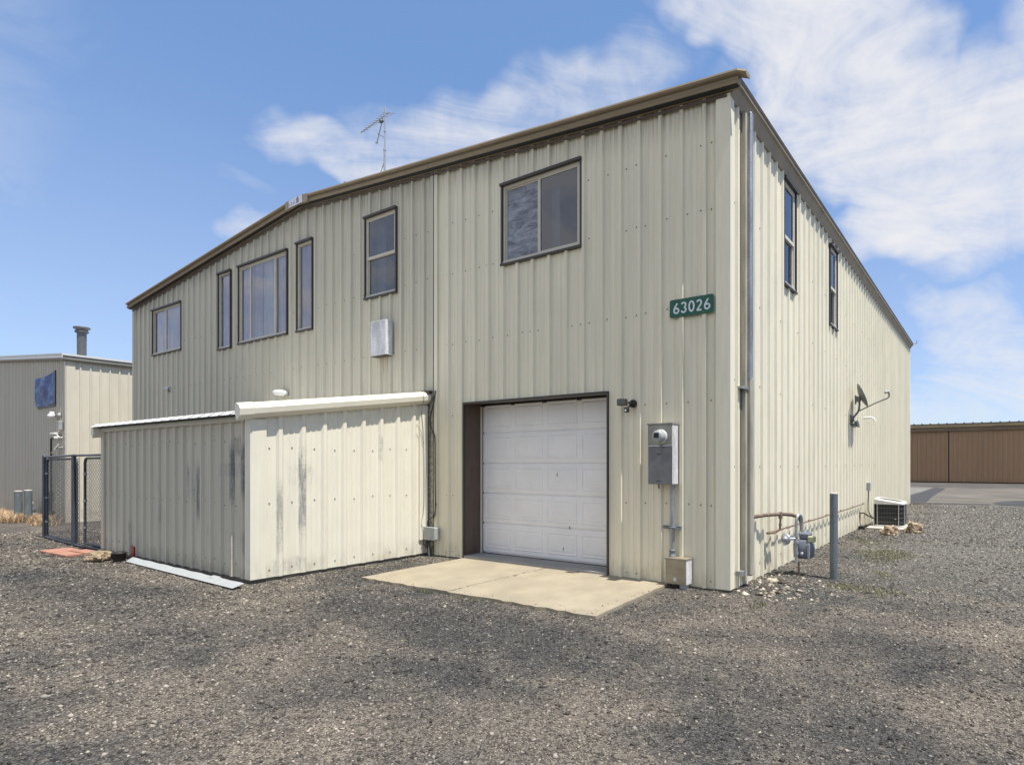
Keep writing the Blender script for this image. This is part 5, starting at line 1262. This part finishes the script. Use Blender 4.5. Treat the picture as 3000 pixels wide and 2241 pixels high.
def slab(mb, c, X_, Y_, Z_, a, b, z0, z1):
    vs = [tuple(c + X_ * (sx * a) + Y_ * (sy * b) + Z_ * z) for z in (z0, z1) for sx, sy in ((-1, -1), (1, -1), (1, 1), (-1, 1))]
    mb.add(vs, [(0, 1, 2, 3), (4, 5, 6, 7), (0, 1, 5, 4), (1, 2, 6, 5), (2, 3, 7, 6), (3, 0, 4, 7)])
slab(mb, c, X_, Y_, Z_, .15, .12, -.012, .012); mb.tube([c, (-22.86, NY - .03, 2.1)], .012, 6); build(mb, 'frame', M['white'], t)
mb = MB(); slab(mb, c, X_, Y_, Z_, .10, .08, -.016, .016); build(mb, 'cells', M['dark_trim'], t)
t = thing('black_wall_pipe', (-23.9, NY - .05, 0), 'black pipe bent down the beige wall behind the gate', 'pipe')
mb = MB(); mb.tube([(-22.95, NY - .06, 2.42), (-23.90, NY - .06, 2.40), (-23.92, NY - .06, 2.36), (-23.92, NY - .06, .02)], .022, 8)
mb.tube([(-24.2, NY - .08, -.02), (-23.85, NY - .08, .0)], .03, 8); mb.tube([(-24.08, NY - .08, 0), (-24.08, NY - .08, .62), (-23.80, NY - .08, .62), (-23.80, NY - .08, .3)], .025, 8); build(mb, 'pipe', M['black'], t)
mb = MB(); mb.lathe((-23.80, NY - .12, -.25), (0, 0, 1), [(0, .02), (.1, .06), (.25, .16), (.26, 0)], 12); build(mb, 'funnel', M['black'], t)
t = thing('gas_meter', (-24.9, NY - .3, -.33), 'dark gas meter at the foot of the beige building beside the gate', 'gas meter')
mb = MB(); mb.smooth = True; body(-24.85, NY - .35, -.12, .14, .17, .12, mb); build(mb, 'body', M['gasgrey'], t)
mb = MB(); mb.box(-24.98, -24.72, NY - .45, NY - .28, .145, .28, .02); build(mb, 'head', M['gaslight'], t)
mb = MB(); mb.tube([(-24.3, NY - .3, -.1), (-25.05, NY - .3, -.1), (-25.3, NY - .3, -.2), (-25.5, NY - .3, -.4)], .03, 8); mb.lathe((-25.25, NY - .3, -.2), (0, -1, 0), [(-.05, .06), (.05, .1), (.07, 0)], 12); build(mb, 'pipe', M['gaslight'], t)
bl2 = thing('bollard', (-25.11, -.93, -.33), 'farther left of two grey bollards in the dry grass', 'bollard', 'bollards in the dry grass')
mb = MB(); mb.tube([(-25.11, -.93, -.45), (-25.11, -.93, .64)], .10, 16); build(mb, 'pipe', M['galv_dk'], bl2)
mb = MB(); mb.lathe((-25.11, -.93, .6405), (0, 0, 1), [(0, .102), (.02, .09), (.03, 0)], 16); build(mb, 'cap', M['pad'], bl2)
dup(bl2, (1.01, .02, .05), 'nearer right of two grey bollards in the dry grass, next to the gate')

# ---------------------------------------------------------------- brown hangar far right
HY = 46.3; hg = thing('hangar', (8, 52, 0), 'long low brown metal hangar with ribbed sliding doors far behind', 'hangar')
def hdoor(x0, x1, y, name='sliding_door'):
    return wall(name, [M['hangar'], M['screw']], hg, lambda s, d, z: (s, y - d, z), x0, x1, [x0 + .22 + .35 * k for k in range(int((x1 - x0 - .1) / .35))], lambda x: 4.22, .09, rw=.034, rt=.024, rh=.09, minor=False)
hdoor(-12.3, -.30, HY); hdoor(-.22, 11.8, HY - .04); hdoor(11.9, 24, HY); hdoor(-24.4, -12.4, HY - .04)
mb = MB(); mb.box(-.31, -.21, HY - .03, HY + .1, .05, 4.22); mb.box(-26, 26, HY - .02, HY + .3, .0, .09); build(mb, 'door_gap', M['black'], hg)
mb = MB(); mb.box(-26, 26, HY - .28, HY + .1, 4.2, 4.56); build(mb, 'door_track', M['hangar2'], hg)
mb = MB(); mb.box(-26, 26, HY - .42, HY - .285, 4.50, 4.72); build(mb, 'fascia', M['hangar3'], hg)
mb = MB(); mb.box(-26.2, 26.2, HY - .46, HY + 16, 4.74, 4.79)
for x in np.arange(-26, 26, .61): mb.box(x - .05, x + .05, HY - .46, HY + 16, 4.79, 4.85)
build(mb, 'roof', M['hroof'], hg)
mb = MB(); mb.box(-26, -25.8, HY + .15, HY + 16, 0, 4.7); mb.box(25.8, 26, HY + .15, HY + 16, 0, 4.7); mb.box(-26, 26, HY + 15.8, HY + 16, 0, 4.7); build(mb, 'wall', M['hangar'], hg)

# ---------------------------------------------------------------- loose stones, rubble, weeds
def in_building(x, y):
    return ((x > -18.4) & (x < -.02) & (y > -.02)) | ((x > SXL - .02) & (x < SXR + .05) & (y > SY - .03) & (y < 0)) | ((x > -4.66) & (x < -.74) & (y > -1.83) & (y < .05))
def vterr(x, y):
    fx = np.asarray(gx); fy = np.asarray(gy); Z = np.array([v[2] for v in GV]).reshape(len(gy), len(gx))
    i = np.clip(np.searchsorted(fx, x) - 1, 0, len(fx) - 2); j = np.clip(np.searchsorted(fy, y) - 1, 0, len(fy) - 2)
    u = (x - fx[i]) / (fx[i + 1] - fx[i]); v = (y - fy[j]) / (fy[j + 1] - fy[j])
    return Z[j, i] * (1 - u) * (1 - v) + Z[j, i + 1] * u * (1 - v) + Z[j + 1, i] * (1 - u) * v + Z[j + 1, i + 1] * u * v
GV = [(x, y, terr(x, y)) for y in gy for x in gx]
def chips(name, x, y, size, flat, mat_, label, sink=.25):
    n = len(x); z = vterr(x, y); z = np.where((x > -4.56) & (x < -.76) & (y > -1.80) & (y < 0), .036, z)
    base = np.array([(1, 0, 0), (-1, 0, 0), (0, 1, 0), (0, -1, 0), (0, 0, 1), (0, 0, -1)], float)
    V = np.repeat(base[None], n, 0) * (1 + rng.uniform(-.35, .35, (n, 6, 1))) + rng.uniform(-.28, .28, (n, 6, 3))
    V[:, :, 0] *= rng.uniform(.75, 1.35, (n, 1)); V[:, :, 2] *= (flat * rng.uniform(.6, 1.4, (n, 1)))
    a = rng.uniform(0, 2 * np.pi, n); t = rng.uniform(-.5, .5, n)
    c, s = np.cos(t)[:, None], np.sin(t)[:, None]
    X, Z_ = V[:, :, 0] * c + V[:, :, 2] * s, -V[:, :, 0] * s + V[:, :, 2] * c
    c, s = np.cos(a)[:, None], np.sin(a)[:, None]
    X2, Y2 = X * c - V[:, :, 1] * s, X * s + V[:, :, 1] * c
    P = np.stack([X2, Y2, Z_], 2) * size[:, None, None]
    P[:, :, 0] += x[:, None]; P[:, :, 1] += y[:, None]; P[:, :, 2] += (z + size * flat * (1 - 2 * sink) * .5)[:, None]
    F = np.array([(0, 2, 4), (2, 1, 4), (1, 3, 4), (3, 0, 4), (2, 0, 5), (1, 2, 5), (3, 1, 5), (0, 3, 5)])
    FF = (F[None] + (np.arange(n) * 6)[:, None, None]).reshape(-1)
    me = bpy.data.meshes.new(name); me.vertices.add(n * 6); me.vertices.foreach_set('co', P.reshape(-1))
    nf = n * 8; me.loops.add(nf * 3); me.loops.foreach_set('vertex_index', FF.astype(np.int32))
    me.polygons.add(nf); me.polygons.foreach_set('loop_start', np.arange(0, nf * 3, 3, dtype=np.int32)); me.polygons.foreach_set('loop_total', np.full(nf, 3, np.int32))
    me.materials.append(mat_); me.update(calc_edges=True)
    o = bpy.data.objects.new(name, me); C.objects.link(o); return tag(o, label, kind='stuff')
def scatter(n, box, dens):
    x = rng.uniform(box[0], box[1], n); y = rng.uniform(box[2], box[3], n)
    k = (rng.uniform(0, 1, n) < dens(x, y)) & ~in_building(x, y)
    return x[k], y[k]
cxm, cym = camo.location.x, camo.location.y
def dens(x, y):
    d = np.hypot(x - cxm, y - cym); return np.clip(1.25 - d / 11.5, 0.05, 1) * (d > 1.6)
x, y = scatter(760000, (-13.5, 5.5, -7.0, 8.5), dens)
d = np.hypot(x - cxm, y - cym)
size = np.exp(rng.normal(0, .42, len(x))) * (.0036 + .00056 * d)
size = np.clip(size, .0025, .030)
x2, y2 = scatter(130000, (-3, 9, 6.0, 18.2), lambda x, y: np.full(len(x), .55)); x3, y3 = scatter(60000, (-17, -9, -6.5, 3.0), lambda x, y: np.full(len(x), .5))
x = np.concatenate([x, x2, x3]); y = np.concatenate([y, y2, y3])
size = np.concatenate([size, np.clip(np.exp(rng.normal(0, .4, len(x2) + len(x3))) * .0125, .005, .035)])
# a few chips kicked onto the edges of the slab
xs_ = np.concatenate([rng.uniform(-4.55, -.75, 130), rng.uniform(-.92, -.74, 60)]); ys_ = np.concatenate([-1.83 + rng.exponential(.04, 130), rng.uniform(-1.8, -.05, 60)])
x = np.concatenate([x, xs_]); y = np.concatenate([y, ys_]); size = np.concatenate([size, np.exp(rng.normal(0, .35, 190)) * .0042])
chips('loose_gravel', x, y, size, .62, M['stones'], 'loose crushed stone chips over the lot')
# pale rubble by the corner and gas meter
x, y = scatter(1700, (-.05, 1.5, -.35, 2.2), lambda x, y: np.clip(1.2 - np.hypot((x - .42) / .75, (y - .55) / .85), 0, 1) * .55)
chips('pale_rubble', x, y, np.clip(np.exp(rng.normal(0, .65, len(x))) * .017, .006, .07), .35, M['rubble'], 'pale broken rock scattered around the foot of the gas meter')
def blades(name, spots, mat_, label, h0, h1, wd_, lean=.5):
    vs = []; fs = []
    for (cx, cy, rx, ry, n) in spots:
        for _ in range(n):
            a = random.uniform(0, 6.283); q = math.sqrt(random.random()); x_, y_ = cx + rx * q * math.cos(a), cy + ry * q * math.sin(a)
            z_ = terr(x_, y_) - .005; h = random.uniform(h0, h1); b = random.uniform(0, 6.283); ln = random.uniform(.1, lean) * h; w_ = wd_ * random.uniform(.6, 1.3)
            dx, dy = math.cos(b), math.sin(b); k = len(vs)
            vs += [(x_ - dy * w_, y_ + dx * w_, z_), (x_ + dy * w_, y_ - dx * w_, z_), (x_ + dx * ln * .4 + dy * w_ * .7, y_ + dy * ln * .4 - dx * w_ * .7, z_ + h * .6), (x_ + dx * ln * .4 - dy * w_ * .7, y_ + dy * ln * .4 + dx * w_ * .7, z_ + h * .6), (x_ + dx * ln, y_ + dy * ln, z_ + h)]
            fs += [(k, k + 1, k + 2, k + 3), (k + 3, k + 2, k + 4)]
    mb = MB(); mb.v = vs; mb.f = [list(f) for f in fs]; mb.m = [0] * len(fs); mb.sm = [False] * len(fs)
    return tag(build(mb, name, mat_, fix=False), label, kind='stuff')
blades('weeds', [(1.15, 4.0, .45, .55, 900), (.75, 5.6, .35, .7, 320), (.35, 5.9, .25, .35, 160), (1.35, 1.0, .5, .22, 420), (1.4, 2.15, .14, .2, 120), (.5, -.5, .12, .15, 60), (1.15, 3.3, .3, .3, 160), (-3.2, -1.93, .3, .03, 60), (-2.5, -1.93, .5, .03, 50)], M['weed'], 'low sparse green weeds in the gravel', .015, .06, .004, .9)
blades('dry_grass', [(-25.5, -1.15, 1.6, .45, 5000), (-28.2, -1.2, 1.8, .55, 5000), (-31, -1.2, 1.8, .6, 4000), (-23.6, -.75, .9, .25, 1500), (-22.6, -.9, .9, .3, 700), (-34, -1.2, 1.8, .6, 3000)], M['drygrass'], 'straw coloured dry grass along the beige building', .05, .32, .006, 1.2)
